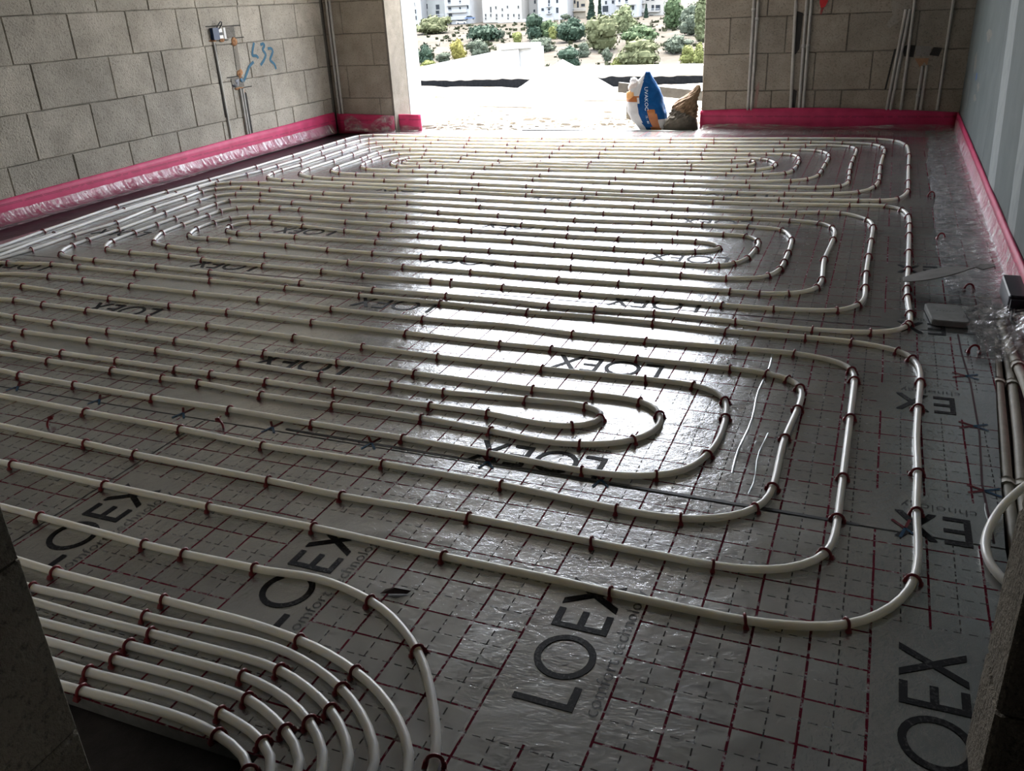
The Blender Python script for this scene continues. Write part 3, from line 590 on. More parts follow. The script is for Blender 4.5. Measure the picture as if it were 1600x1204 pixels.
def print_at(parent, x, y, rot, z=.0012, me_w=ME_WORD, me_s=ME_SLOGAN, so=0.):
    for nm, me, dx, dy in (('printed_wordmark', me_w, 0, 0), ('printed_slogan', me_s, so, -.0385)):
        o = bpy.data.objects.new(nm, me); COL.objects.link(o); o.parent = parent
        c, s_ = math.cos(rot), math.sin(rot)
        o.location = (x + c * dx - s_ * dy, y + s_ * dx + c * dy, z)
        o.rotation_euler = (0, 0, rot)

def arrows(parent, x, y, rot, z=.0014):
    """red and blue v marks printed tip to tip on the overlap line"""
    for nm, mt, sg in (('printed_mark', M_INK_RED, 1), ('printed_mark', M_INK_BLUE, -1)):
        b = MB()
        for a in (.5, -.5):
            dx, dy = math.cos(a) * sg, math.sin(a)
            nx, ny = -dy * .003, dx * .003
            b.add([(nx, ny, 0), (-nx, -ny, 0), (dx * .036 - nx, dy * .036 - ny, 0), (dx * .036 + nx, dy * .036 + ny, 0)], [(0, 1, 2, 3)] if sg * a < 9 else [])
        o = b.obj(nm, mt, parent); o.location = (x, y, z + (0 if sg > 0 else .0001)); o.rotation_euler = (0, 0, rot)

M_FOAMSIDE = noisy('insulation_side', (.16, .16, .16), (.24, .24, .24), .9, 40)
def roll(poly, m, label, top=0.):
    o = MB().prism(poly, -.024, top).obj('insulation_roll', m)
    o.data.materials.append(M_FOAMSIDE)
    for p in o.data.polygons:
        if abs(p.normal.z) < .5: p.material_index = 1
    tag(o, label, 'insulation', 'foil faced insulation rolls')
    return o
r_n0 = roll([(-3.6, .708), (-1.602, .708), (-1.602, 1.603), (-3.6, 1.603)], M_FOIL_NEAR, 'silver foil insulation roll at the left frame edge, beyond the bundle of feed pipes')
r_n1 = roll([(-1.597, .708), (-.742, .708), (-.742, -.5), (-.4812, -.5), (-.4812, 1.603), (-1.597, 1.603)], M_FOIL_NEAR, 'silver foil insulation roll printed with two upright wordmarks, under the curved feed pipes')
r_n2 = roll([(-.4810, -.5), (.36, -.5), (.36, .95), (.36, 1.09), (.31, 1.40), (.31, 1.603), (-.4810, 1.603)], M_FOIL_NEAR, 'nearest silver foil insulation roll at bottom right, with large wordmark')
r_f1 = roll([(-4.05, 1.609), (.31, 1.609), (.335, 2.03), (.352, 2.3), (.374, 2.60), (.39, 2.79), (-4.05, 2.79)], M_FOIL_FAR, 'silver foil insulation roll under the nearest pipe spiral, beside the floor conduits')
r_f2 = roll([(-4.05, 2.796), (.474, 2.796), (.474, 3.977), (-4.05, 3.977)], M_FOIL_FAR, 'silver foil insulation roll under the middle pipe spiral, with the brown offcut on it')
r_f3 = roll([(-4.05, 3.983), (.474, 3.983), (.474, 5.17), (-4.05, 5.17)], M_FOIL_FAR, 'silver foil insulation roll under the near half of the farthest spiral')
r_f4 = roll([(-4.05, 5.175), (.474, 5.175), (.474, 6.97), (-1.30, 6.97), (-1.335, 6.84), (-3.60, 6.75), (-3.78, 6.67), (-4.05, 6.63)], M_FOIL_FAR, 'silver foil insulation roll running along the doorway and back wall')
for x in (-.335, -.889): print_at(r_n1 if x < -.482 else r_n2, x, .942, math.pi / 2)
print_at(r_n1, -1.444, .95, math.pi / 2)
print_at(r_n2, .224, .946, math.pi / 2)
PI = math.pi
for x, rows in ((-.505, (1.615, 2.195, 2.775, 3.355, 3.975, 4.60)), (-1.41, (1.96, 2.54, 3.12, 3.72, 4.34)), (-2.40, (2.22, 2.82, 3.42, 4.41)), (-3.365, (2.60, 3.19))):
    for y in rows:
        p = r_f1 if y < 2.79 else r_f2 if y < 3.98 else r_f3
        print_at(p, x, y + .105, PI)
for y in (1.585, 2.185, 2.755, 3.40):
    p = r_f1 if y < 2.79 else r_f2
    print_at(p, .437, y + .105, PI, .0012, ME_WORD_END, ME_SLOGAN_END, .165)
for x in (-2.323, -1.996, -1.689, -1.392, -1.091, -.773, -.494, .135): arrows(r_f1, x, 1.622, PI / 2 + .25)
for y in (2.452, 2.137, 1.822): arrows(r_f1, .29, y, PI)
# overlap tape along the near joint and the side lap
for pts, w, m_, nm in (([(-1.35, 1.6235), (-.9, 1.618), (-.1, 1.612), (.05, 1.608)], .0045, mat('dark_tape', (.03, .035, .04), .5), 'lap_line'),):
    v, f = [], []
    for i, (x, y) in enumerate(pts): v += [(x, y - w, .0010), (x, y + w, .0010)]
    for i in range(len(pts) - 1): f.append((2 * i, 2 * i + 2, 2 * i + 3, 2 * i + 1))
    meshobj(nm, v, f, m_, r_f1)
v, f = [], []
pts = [(.292, 1.62), (.288, 1.85), (.300, 2.1), (.300, 2.4), (.290, 2.62), (.288, 2.78)]
for i, (x, y) in enumerate(pts): v += [(x - .0022, y, .0010), (x + .0022, y, .0010)]
for i in range(len(pts) - 1): f.append((2 * i, 2 * i + 1, 2 * i + 3, 2 * i + 2))
meshobj('lap_line', v, f, mat('dark_red_lap', (.07, .02, .03), .5), r_f1)

# ------------------------------------------------------------------ pipes and clips
def clip_mesh():
    b = MB(); R, r = .0108, .0030
    pts = []
    pts += [(0, R + .0012, -.0085), (0, R + .0008, -.004)]
    for i in range(9):
        a = math.pi * i / 8
        pts.append((0, R * math.cos(a), R * math.sin(a)))
    pts += [(0, -R - .0008, -.004), (0, -R - .0012, -.0085)]
    b.tube(pts, r, 5)
    def foot(y, sx, sy):
        v = [(-sx, y - sy, -.0095), (sx, y - sy, -.0095), (sx, y + sy, -.0095), (-sx, y + sy, -.0095),
             (-sx * .55, y - sy * .5, -.0005), (sx * .55, y - sy * .5, -.0005), (sx * .55, y + sy * .5, -.0005), (-sx * .55, y + sy * .5, -.0005)]
        b.add(v, [(4, 5, 6, 7), (0, 1, 5, 4), (1, 2, 6, 5), (2, 3, 7, 6), (3, 0, 4, 7)])
    foot(-R - .0020, .0056, .0044); foot(R + .0020, .0056, .0044)
    b.tube([(0, R + .002, -.0075), (.010, R + .0075, -.0078)], .0014, 4)
    me = bpy.data.meshes.new('pipe_clip'); me.from_pydata(b.v, [], b.f); me.materials.append(M_CLIP)
    me.polygons.foreach_set('use_smooth', [True] * len(me.polygons)); me.update()
    return me
ME_CLIP = clip_mesh()
RP = .0078
def heating_pipe(pts, label, group=None, sig=.045, z=.0074, extra=()):
    S = smooth_path(pts, .034, sig, z)
    v, f = tube_geo(S, RP, 8)
    o = meshobj('heating_pipe', v, f, M_PIPE, None, True)
    tag(o, label, 'pipe', group)
    T = np.gradient(S, axis=0)
    last = None
    for p in pts:
        if not p[2]: continue
        i = int(np.argmin((S[:, 0] - p[0]) ** 2 + (S[:, 1] - p[1]) ** 2))
        c = bpy.data.objects.new('pipe_clip', ME_CLIP); COL.objects.link(c); c.parent = o
        a = math.atan2(T[i][1], T[i][0])
        if math.cos(a) < 0: a += math.pi            # barbed foot towards the room
        c.location = S[i]; c.rotation_euler = ((rnd.random() - .5) * .2, (rnd.random() - .5) * .3, a + (rnd.random() - .5) * .35)
        s_ = .92 + rnd.random() * .16
        c.scale = (s_, s_, 1)
    return o
heating_pipe(LOOP_FAR, 'ivory heating pipe coiled in the farthest rectangular spiral, next to the doorway', 'spiral heating pipes', .05)
heating_pipe(LOOP_MID, 'ivory heating pipe coiled in the middle rectangular spiral', 'spiral heating pipes', .045)
heating_pipe(LOOP_NEAR, 'ivory heating pipe coiled in the nearest rectangular spiral, with the open U at its centre', 'spiral heating pipes', .04)
ORD = ['outermost ivory feed pipe swinging down to the bottom edge, well apart from the bundle', 'second feed pipe from outside, yellowish outer edge of the tight bundle',
       'third feed pipe from outside in the bundle at bottom left', 'fourth feed pipe from outside in the bundle at bottom left', 'fifth feed pipe from outside in the bundle at bottom left',
       'sixth feed pipe from outside in the bundle at bottom left', 'seventh feed pipe from outside, one in from the dark floor patch', 'innermost feed pipe of the bundle, bordering the dark bare floor patch']
for p, l in zip(FEEDS, ORD):
    heating_pipe(p, l, 'feed pipes at bottom left', .03)

# clips dropped or used elsewhere
for k, (x, y, a, lab, tip) in enumerate(((-1.997, 1.45, .4, 'loose red clip lying flat on the foil near the left edge', 1), (-1.53, 1.585, 1.2, 'loose red clip on the foil beside the dark lap line', 1),
                              (-1.47, 2.86, .2, 'loose dark red clip lying between two pipes of the middle spiral', 1),
                              (.268, 4.754, .1, 'red clip pinning the clear film, farthest of the film clips', 0), (.282, 3.928, .3, 'red clip pinning the clear film, midway along the right side', 0),
                              (.345, 3.235, .0, 'red clip behind the grey tile, half under clear film', 0), (.322, 2.635, .1, 'red clip pinning the near corner of the clear film', 0))):
    c = bpy.data.objects.new('loose_clip', ME_CLIP); COL.objects.link(c)
    tag(c, lab, 'clip')
    c.location = (x, y, .0035 if tip else .0115); c.rotation_euler = (1.45 if tip else 0, 0, a if tip else a + PI / 2)
    c.scale = (1.15, 1.15, 1.15)

v, f = [], []
for k, (x, y, z) in enumerate(((-.764, 1.10, .0015), (-.745, 1.104, .003), (-.715, 1.116, .0015), (-.710, 1.124, .004), (-.735, 1.121, .007), (-.758, 1.112, .005), (-.738, 1.112, .013))):
    v.append((x, y, z))
f = [(0, 1, 6), (1, 2, 6), (2, 3, 6), (3, 4, 6), (4, 5, 6), (5, 0, 6), (5, 4, 3, 2, 1, 0)]
o = meshobj('plastic_scrap', v, f, mat('scrap_dark', (.03, .012, .012), .6))
tag(o, 'small dark plastic scrap on the foil right of the outermost feed pipe', 'scrap')

# ------------------------------------------------------------------ pink edge strips with clear film flaps
def edge_strip(path, label, th=.009):
    """path: (x, y, height, outward x, outward y); foam strip standing along a wall foot"""
    v, f = [], []; n = len(path)
    for x, y, h, ox, oy in path:
        for k in range(6):
            t = k / 5; z = -.02 + (h + .02) * t
            v.append((x, y, z))
        for k in range(6):
            t = 1 - k / 5; z = -.02 + (h + .02) * t
            bl = .004 * math.sin(math.pi * t)
            v.append((x + ox * (th + bl), y + oy * (th + bl), z))
    for i in range(n - 1):
        for k in range(12):
            a, b_ = i * 12 + k, i * 12 + (k + 1) % 12
            f.append((a, b_, b_ + 12, a + 12))
    f.append(tuple(range(12))[::-1]); f.append(tuple(range((n - 1) * 12, n * 12)))
    o = meshobj('edge_strip', v, f, M_PINK, None, True)
    tag(o, label, 'edge strip', 'pink edge strips at the wall feet')
    return o
def film(parent, rows, nu, nv, amp, seed, name='film_flap', fold=1.):
    """rows(u) -> list of profile points (x,y,z) from the strip outwards; crumpled"""
    v, f = [], []
    for i in range(nu + 1):
        pr = np.array(rows(i / nu), float)
        d = np.r_[0, np.cumsum(np.linalg.norm(np.diff(pr, axis=0), axis=1))]
        for j in range(nv + 1):
            s = d[-1] * j / nv
            p = [np.interp(s, d, pr[:, k]) for k in range(3)]
            t = j / nv
            rid = nz(i / nu * 9 * fold, t * .35, 2.2, seed) + .7 * nz(i / nu * 21 * fold, t * .6 + .3, 1.7, seed + 3)
            w = amp * (rid + .6 * nz(p[0] * 3, p[1] * 3, 2.0, seed + 5)) * min(1, .25 + 1.6 * t)
            v.append((p[0], p[1], max(p[2] + abs(w), .0025)))
    for i in range(nu):
        for j in range(nv):
            a = i * (nv + 1) + j
            f.append((a, a + 1, a + nv + 2, a + nv + 1))
    o = meshobj(name, v, f, M_FILM, parent, True)
    return o
# left
pl_ = []
for i in range(60):
    y = .62 + (6.665 - .62) * i / 59
    pl_.append((XL + .001, y, .118 + .042 * max(0, min(1, (y - 3.3) / 3.2)) + .003 * nz(y, 0, .3), 1, 0))
es = edge_strip(pl_, 'long bright pink edge strip along the foot of the left block wall')
def rowsL(u):
    y = 1.0 + 5.6 * u
    e = -4.27 - .10 * max(0, (y - 4.6) / 2) + .02 * nz(y, 1.3, .8)
    h = .052 + .018 * max(0, (y - 3.3) / 3)
    return [(XL + .017, y, h), (XL + .030, y, h * .6), (XL + .045, y, .012), (XL + .075, y, -.008), ((XL + e) / 2, y, -.016), (e, y + .02 * nz(y, 0), -.022)]
film(es, rowsL, 300, 16, .010, 1.1)
# pier
py_ = [(XL + .016 + (XP - XL - .012) * i / 14, YP - .001, .148 - .002 * i / 14 * 8, 0, -1) for i in range(15)]
es = edge_strip(py_, 'short dark pink edge strip at the left pier, film draped over its front')
def rowsP(u):
    x = XL + .09 + (XP - XL - .07) * u
    top = .125 - .055 * math.exp(-((u - .42) / .2) ** 2) + .012 * math.sin(u * 9)
    return [(x, YP - .013, top), (x, YP - .022 - .006 * math.sin(u * 7), top * .6), (x, YP - .02, .03), (x + .01, YP - .035, .003), (x + .01, YP - .08, -.012)]
film(es, rowsP, 80, 10, .006, 2.2)
jb = [(XP + .002 + .226 * i / 8, 6.765 + .006 * math.sin(i * .8), .132, 0, -1) for i in range(9)]
es = edge_strip(jb, 'bright pink loose strip end standing at the white door reveal')
def rowsJ(u):
    x = XP + .01 + .215 * u
    return [(x, 6.752, .055 - .03 * u), (x, 6.745, .03), (x, 6.725, .006), (x - .01, 6.69, .003)]
film(es, rowsJ, 30, 8, .006, 3.1)
# back
bk = [(XD - .004 + (XR - .02 - XD) * i / 40, YB - .001 - .012 * math.sin(math.pi * i / 40), .118 + .034 * math.sin(math.pi * min(1, .12 + i / 46)), 0, -1) for i in range(41)]
es = edge_strip(bk, 'dark pink edge strip along the foot of the back block wall, right of the doorway')
def rowsB(u):
    x = XD + .02 + (XR - .05 - XD) * u
    return [(x, YB - .024, .028 + .01 * math.sin(u * 9)), (x, YB - .035, .012), (x, YB - .09, .004), (x, YB - .20 - .08 * math.sin(u * 3.1), .003), (x, YB - .32 - .05 * math.sin(u * 8), .002)]
film(es, rowsB, 160, 10, .007, 4.4)
# right
rt_ = []
for i in range(60):
    y = 1.9 + (7.0 - 1.9) * i / 59
    rt_.append((XR - .0155, y, .120 + .004 * nz(y, .7, .3), -1, 0))
es = edge_strip(rt_, 'bright pink edge strip along the right plasterboard wall, running towards the camera')
def rowsR(u):
    y = 2.55 + 4.35 * u
    k = max(0, min(1, (y - 2.6) / .7))
    e = .285 + .03 * nz(y, .4, .7) + .05 * (1 - k)
    return [(XR - .030, y, .088), (XR - .036, y, .05), (XR - .045, y, .022), (XR - .075, y, .010), (.385, y, .006), ((.385 + e) / 2, y, .005), (e, y, .003)]
film(es, rowsR, 360, 26, .013, 5.7, fold=1.6)
# doubled hem of the film: a paler band along its loose edge
M_HEM = M_FILM.copy(); M_HEM.name = 'doubled_film'
for n in M_HEM.node_tree.nodes:
    if n.type == 'BSDF_TRANSPARENT': n.inputs[0].default_value = (.80, .81, .83, 1)
def rowsH(u):
    y = 2.95 + 2.3 * u
    e = .275 + .02 * nz(y, .4, .7); w = .035 + .02 * nz(y, 3.1, .5)
    return [(e + w, y, .009), (e, y, .006), (e - .006, y, .004)]
o = film(es, rowsH, 120, 5, .006, 8.2, 'film_hem'); o.data.materials[0] = M_HEM

def rowsK(u):
    y = 2.60 + .42 * u
    return [(.47, y, .07 - .02 * u), (.455, y + .01, .05), (.43, y, .035 + .015 * math.sin(u * 11)), (.40, y - .01, .012), (.36, y, .008), (.325 + .02 * math.sin(u * 7), y, .003)]
film(es, rowsK, 70, 16, .020, 9.3, 'film_bunch', fold=.5)
M_RIDGE = mat('foil_fold', (.55, .57, .59), .34, .8)
def ridge(parent, pts, w, h):
    v, f = [], []
    for i, (x, y) in enumerate(pts):
        k = .4 + .6 * abs(math.sin(i * 1.7 + 1)); v += [(x - w, y, .0004), (x + .001 * math.sin(i * 2.3), y, h * k * .55), (x + w, y, .0004)]
    for i in range(len(pts) - 1):
        a = 3 * i; f += [(a, a + 1, a + 4, a + 3), (a + 1, a + 2, a + 5, a + 4)]
    meshobj('foil_fold', v, f, M_RIDGE, parent, True)
ridge(r_f1, [(-.222 - .004 * math.sin(i), 1.74 + .058 * i) for i in range(14)], .0026, .0035)
ridge(r_f1, [(-.175 + .004 * math.sin(i * 1.3), 1.66 + .05 * i) for i in range(7)], .0014, .002)
ridge(r_f1, [(.289 + .003 * math.sin(i * 1.3), 1.63 + .03 * i) for i in range(6)], .0016, .003)

# ------------------------------------------------------------------ conduits in the walls
def conduit(pts, r, label, group, m=M_PVC, bands=()):
    P = smooth3(pts)
    b = MB().tube(P, r, 10)
    o = b.obj('conduit', m, None, True)
    tag(o, label, 'conduit', group)
    for t in bands:
        i = int(t * (len(P) - 1)); c = P[i]
        d = P[min(i + 1, len(P) - 1)] - P[max(i - 1, 0)]; d = d / np.linalg.norm(d)
        MB().tube([c - d * .012, c + d * .012], r * 1.35, 10).obj('coupling', m, o, True)
    return o
def smooth3(pts, n=40):
    P = np.array(pts, float)
    d = np.r_[0, np.cumsum(np.linalg.norm(np.diff(P, axis=0), axis=1))]
    s = np.linspace(0, d[-1], n)
    Q = np.c_[[np.interp(s, d, P[:, k]) for k in range(3)]].T
    for _ in range(3):
        Q[1:-1] = (Q[:-2] + 2 * Q[1:-1] + Q[2:]) / 4
    return Q
G = 'wall conduits right of the doorway'
yc = YB - .010
def vert(x0, x1, z0, z1, label, bands=(), r=.0105, y=yc, xm=None):
    mid = [] if xm is None else [(xm, y, .595)]
    conduit([(x0, y, z0)] + mid + [(x1, y, z1)], r, label, G, M_PVC, bands)
vert(-.958, -.966, .135, ZC, 'grey vertical conduit nearest the doorway on the back wall', (.3,))
vert(-.932, -.930, .135, ZC, 'second grey conduit from the doorway, touching the first', (.26,))
vert(-.645, -.72, .135, ZC, 'slightly bowed single grey conduit left of the dark chase', (), .0115, yc, -.660)
vert(-.585, -.618, .135, ZC, 'left of the two joined grey conduits right of the dark chase', (.18,))
vert(-.557, -.575, .135, ZC, 'right of the two joined grey conduits right of the dark chase', (.18,))
vert(.018, .062, .135, .80, 'left of the slanting grey conduit pair ending under the plaster patch')
vert(.044, .088, .135, .80, 'right of the slanting grey conduit pair ending under the plaster patch')
vert(.113, .104, .135, ZC, 'long grey conduit just right of the plaster patch')
vert(.212, .216, .135, .43, 'short grey conduit, left of the capped pair below the broken box hole', (.35,))
vert(.241, .244, .135, .435, 'short grey conduit, right of the capped pair below the broken box hole')
vert(.349, .354, .135, ZC, 'grey conduit nearest the right corner of the back wall')
# dark chase, box hole, plaster and paint on the back wall
def patch(parent, name, pts, m, y=YB - .004, th=.003):
    b = MB(); n = len(pts)
    v = [(x, y, z) for x, z in pts] + [(x, y + th, z) for x, z in pts]
    b.add(v, [tuple(range(n))] + [(i, (i + 1) % n, n + (i + 1) % n, n + i) for i in range(n)])
    o = b.obj(name, m, parent)
    return o
M_HOLE_SHADE = mat('chase_shadow_mortar', (.035, .032, .028), .95)  # flat dark patches; shade inside the recesses is put into this colour
patch(wb, 'wall_chase', [(-.662, .53), (-.64, .525), (-.618, .56), (-.612, .80), (-.655, .815), (-.668, .7)], M_HOLE_SHADE)
patch(wb, 'wall_chase', [(-.645, .13), (-.615, .13), (-.61, .27), (-.635, .28), (-.64, .2)], M_HOLE_SHADE)
patch(wb, 'box_hole', [(.07, .55), (.09, .495), (.15, .488), (.155, .565), (.10, .57)], M_HOLE_SHADE)
patch(wb, 'box_hole', [(.25, .50), (.31, .49), (.325, .545), (.27, .55)], M_HOLE_SHADE)
patch(wb, 'chase_edge', [(-.012, .275), (.0, .275), (.034, .545), (.02, .545)], M_HOLE_SHADE)
patch(wb, 'plaster_patch', [(-.045, .90), (.09, .90), (.098, .74), (.07, .70), (.045, .735), (.02, .715), (-.03, .68), (-.05, .71), (-.02, .76)], concrete('plaster_patch', (.36, .33, .29), (.48, .45, .40), .004))
patch(wb, 'plaster_patch', [(.155, .565), (.26, .555), (.25, .49), (.16, .495)], concrete('plaster_grey', (.26, .25, .24), (.36, .35, .33), .004))
M_PAINT = mat('red_paint', (.55, .02, .025), .7)
patch(wb, 'red_paint_mark', [(-.512, .93), (-.448, .93), (-.452, .87), (-.468, .835), (-.495, .83), (-.506, .86)], M_PAINT)
patch(wb, 'red_paint_mark', [(-.494, .832), (-.472, .832), (-.488, .785), (-.497, .79)], noisy('red_paint_faded', (.22, .10, .08), (.40, .05, .045), .8, 60))
M_FADED = noisy('faded_red_dust', (.27, .19, .16), (.36, .20, .18), .9, 40)
patch(wb, 'red_dust_mark', [(-.915, .13), (-.895, .13), (-.885, .3), (-.89, .34), (-.905, .3)], M_FADED)
patch(wb, 'rust_stain', [(.16, .48), (.25, .48), (.245, .43), (.225, .455), (.2, .42), (.18, .45)], noisy('rust_stain', (.30, .16, .09), (.40, .22, .13), .9, 40))

# pier corner conduits
G = 'conduits in the left corner'
for k, (x0, x1) in enumerate(((-4.392, -4.385), (-4.362, -4.352))):
    conduit([(x0, YP - .011, .146), (x1, YP - .011, ZC)], .0105, ('left' if k == 0 else 'right') + ' of the two grey conduits in the corner by the left pier', G)
# left wall: two conduits in chases, boxes, foam, sprayed number
G = 'conduits on the left wall'
o = conduit([(XL + .004, 5.286, .15), (XL + .004, 5.283, .5), (XL + .004, 5.276, .815)], .009, 'thin pale conduit left in the chase below the blue socket box', G)
patchL = lambda parent, name, pts, m, x=XL + .003: meshobj(name, [(x, y, z) for y, z in pts] + [(x - .004, y, z) for y, z in pts], [tuple(range(len(pts)))[::-1]] + [(i, (i + 1) % len(pts), len(pts) + (i + 1) % len(pts), len(pts) + i) for i in range(len(pts))], m, parent)
conduit([(XL + .006, 5.474, .152), (XL + .006, 5.474, .48)], .010, 'left of the pale conduit pair below the lower box hole', G)
conduit([(XL + .006, 5.502, .152), (XL + .006, 5.502, .48)], .010, 'right of the pale conduit pair below the lower box hole', G)
patchL(wl, 'wall_chase', [(5.262, .30), (5.275, .30), (5.300, .80), (5.268, .82)], M_HOLE_SHADE)
patchL(wl, 'wall_chase', [(5.518, .15), (5.545, .15), (5.545, .44), (5.52, .46)], M_HOLE_SHADE)
patchL(wl, 'wall_chase', [(5.478, .61), (5.525, .60), (5.528, .815), (5.484, .82)], concrete('chase_mortar', (.20, .19, .165), (.28, .265, .235), .004))
patchL(wl, 'box_hole', [(5.405, .825), (5.525, .83), (5.525, .905), (5.405, .90)], concrete('box_mortar', (.17, .165, .15), (.27, .26, .24), .006))
patchL(wl, 'box_hole', [(5.40, .485), (5.535, .49), (5.535, .56), (5.40, .56)], concrete('box_mortar_low', (.17, .165, .15), (.27, .26, .24), .006))
for y0, y1, z in ((5.225, 5.40, .915), (5.40, 5.60, .908), (5.50, 5.62, .826), (5.24, 5.44, .818), (5.42, 5.62, .482), (5.36, 5.50, .566)):
    patchL(wl, 'saw_cut', [(y0, z - .003), (y1, z - .003), (y1, z + .003), (y0, z + .003)], M_HOLE_SHADE, XL + .0035)
sb = empty('socket_box', (XL, 5.292, .865)); tag(sb, 'dark blue socket box in the left block wall, with white clips and wire loop', 'socket box')
def bx(name, x0, x1, y0, y1, z0, z1, m, par, off):
    o = MB().box(x0 - off[0], x1 - off[0], y0 - off[1], y1 - off[1], z0 - off[2], z1 - off[2]).obj(name, m, par); return o
L0 = (XL, 5.292, .865)
M_NAVY = mat('navy_plastic', (.012, .035, .10), .45)
bx('box_body', XL - .01, XL + .028, 5.262, 5.325, .826, .904, M_NAVY, sb, L0)
bx('box_lug', XL + .002, XL + .018, 5.332, 5.372, .872, .896, mat('white_plastic', (.8, .8, .78), .4), sb, L0)
bx('box_lug', XL + .002, XL + .018, 5.334, 5.376, .832, .852, bpy.data.materials['white_plastic'], sb, L0)
bx('box_neck', XL + .0, XL + .014, 5.325, 5.38, .853, .871, M_BLACK, sb, L0)
lp = [(.02, .016, .030), (.03, .032, .055), (.032, .062, .078), (.03, .078, .074), (.026, .070, .050), (.02, .045, .028)]
MB().tube(smooth3(lp, 24), .004, 6).obj('wire_loop', M_BLACK, sb, True)
gb = bx('plaster_frame', XL, XL + .004, 5.402, 5.425, .826, .90, mat('white_plaster', (.72, .72, .70), .8), wl, (0, 0, 0))
M_FOAM = noisy('orange_foam', (.24, .10, .035), (.40, .20, .08), .8, 50, .004, 80)
def lump(name, y, z, ry, rz, m, par, seed, x=XL + .001, rx=.007):
    r = random.Random(seed); v, f = [], []
    n, k = 10, 4
    for i in range(k + 1):
        p = (math.pi / 2) * i / k
        for j in range(n):
            a = 2 * math.pi * j / n; q = 1 + (r.random() - .5) * .8
            v.append((x + rx * math.sin(p) * q, y + ry * math.cos(p) * math.cos(a) * q, z + rz * math.cos(p) * math.sin(a) * q))
    for i in range(k):
        for j in range(n): f.append((i * n + j, i * n + (j + 1) % n, (i + 1) * n + (j + 1) % n, (i + 1) * n + j))
    return meshobj(name, v, f, m, par, True)
for k, (y, z, ry, rz) in enumerate(((5.50, .805, .03, .028), (5.505, .583, .032, .03), (5.372, .818, .026, .012), (5.46, .482, .05, .008), (5.51, .455, .02, .024), (5.27, .82, .03, .008))):
    lump('foam_blob', y, z, ry, rz, M_FOAM, wl, k)
lump('box_wire', 5.46, .525, .022, .026, mat('wire_grey', (.22, .23, .25), .5), wl, 20)
lump('box_wire', 5.42, .505, .022, .014, M_BLACK, wl, 21)
lump('box_wire', 5.51, .535, .016, .016, mat('wire_blue', (.06, .16, .25), .5), wl, 22)
M_SPRAY = noisy('blue_spray', (.015, .085, .15), (.03, .13, .20), .75, 60)
sp = empty('sprayed_number', (XL, 5.66, .72)); tag(sp, 'blue sprayed number and arrow on the left block wall', 'graffiti')
for st in SPRAY:
    P = smooth3([(XL + .0022 + .0006 * 0, y, z) for y, z in st], 26)
    v, f = [], []
    d = np.gradient(P, axis=0)
    for p, q in zip(P, d):
        nn = np.array([0, -q[2], q[1]]); nn = nn / (np.linalg.norm(nn) + 1e-9) * .0105
        v += [p + nn - np.array([XL, 5.66, .72]), p - nn - np.array([XL, 5.66, .72])]
    f = [(2 * i, 2 * i + 1, 2 * i + 3, 2 * i + 2) for i in range(len(P) - 1)]
    meshobj('paint_stroke', v, f, M_SPRAY, sp)

# ------------------------------------------------------------------ things on the right
oc = empty('offcut', (.27, 3.24, .0))
tag(oc, 'bent grey-brown cardboard offcut resting on the pipe and film at right', 'cardboard')
v, f = [], []
n = 14
for i in range(n + 1):
    t = i / n
    x = .13 + .285 * t
    yc_, w = 3.175 + .105 * t, (.010 + .060 * math.sin(math.pi * min(1, t * 1.25 + .08)) ** .6 if t < .8 else .045 * (1 - (t - .8) / .27) + .012)
    z = .036 + .018 * math.sin(t * 2.6) + .03 * t * t
    for k in (0, 1):
        for s_ in (-1, 1): v.append((x - .27, yc_ + s_ * w - 3.24, z + (k * .003) + .008 * (s_ < 0)))
for i in range(n):
    a = 4 * i
    f += [(a + 2, a + 3, a + 7, a + 6), (a, a + 4, a + 5, a + 1), (a, a + 2, a + 6, a + 4), (a + 1, a + 5, a + 7, a + 3)]
f += [(0, 1, 3, 2), (4 * n, 4 * n + 2, 4 * n + 3, 4 * n + 1)]
meshobj('sheet', v, f, M_CARD, oc)
ts = empty('foam_tile', (.258, 2.92, 0)); tag(ts, 'small grey square tile with rounded corner, left of the black case', 'tile')
def rpoly(x0, x1, y0, y1, r, n=4, sk=0):
    P = []
    for cx, cy, a0 in ((x1 - r, y1 - r, 0), (x0 + r, y1 - r, 90), (x0 + r, y0 + r, 180), (x1 - r, y0 + r, 270)):
        for i in range(n + 1):
            a = math.radians(a0 + 90 * i / n); P.append((cx + r * math.cos(a) - sk * (cy + r * math.sin(a)), cy + r * math.sin(a)))
    return P
b = MB(); pb = rpoly(-.052, .056, -.085, .085, .018, 4, .12)
n = len(pb)
v = [(x, y, .003) for x, y in pb] + [(x, y, .018) for x, y in pb] + [(x * .95, y * .96, .021) for x, y in pb]
b.add(v, [tuple(range(n))[::-1], tuple(range(2 * n, 3 * n))] + [(k * n + i, k * n + (i + 1) % n, (k + 1) * n + (i + 1) % n, (k + 1) * n + i) for k in (0, 1) for i in range(n)])
b.obj('slab', M_SLAB, ts)
b = MB()
for k in range(6):
    x = -.028 + k * .0095
    b.box(x, x + .006, .012, .014, .0211, .0214)
    b.box(x, x + .0015, .006 + .002 * (k % 2), .014, .0211, .0214)
b.obj('stamp', mat('grey_print', (.12, .12, .12), .8), ts)
bc = empty('black_case', (.47, 3.02, .03)); tag(bc, 'black plastic case lying at the right frame edge beside the pink strip', 'case')
b = MB(); pb = rpoly(-.045, .030, -.10, .13, .012)
n = len(pb); v = [(x, y, .0) for x, y in pb] + [(x, y, .055) for x, y in pb] + [(x * .93, y * .96, .06) for x, y in pb]
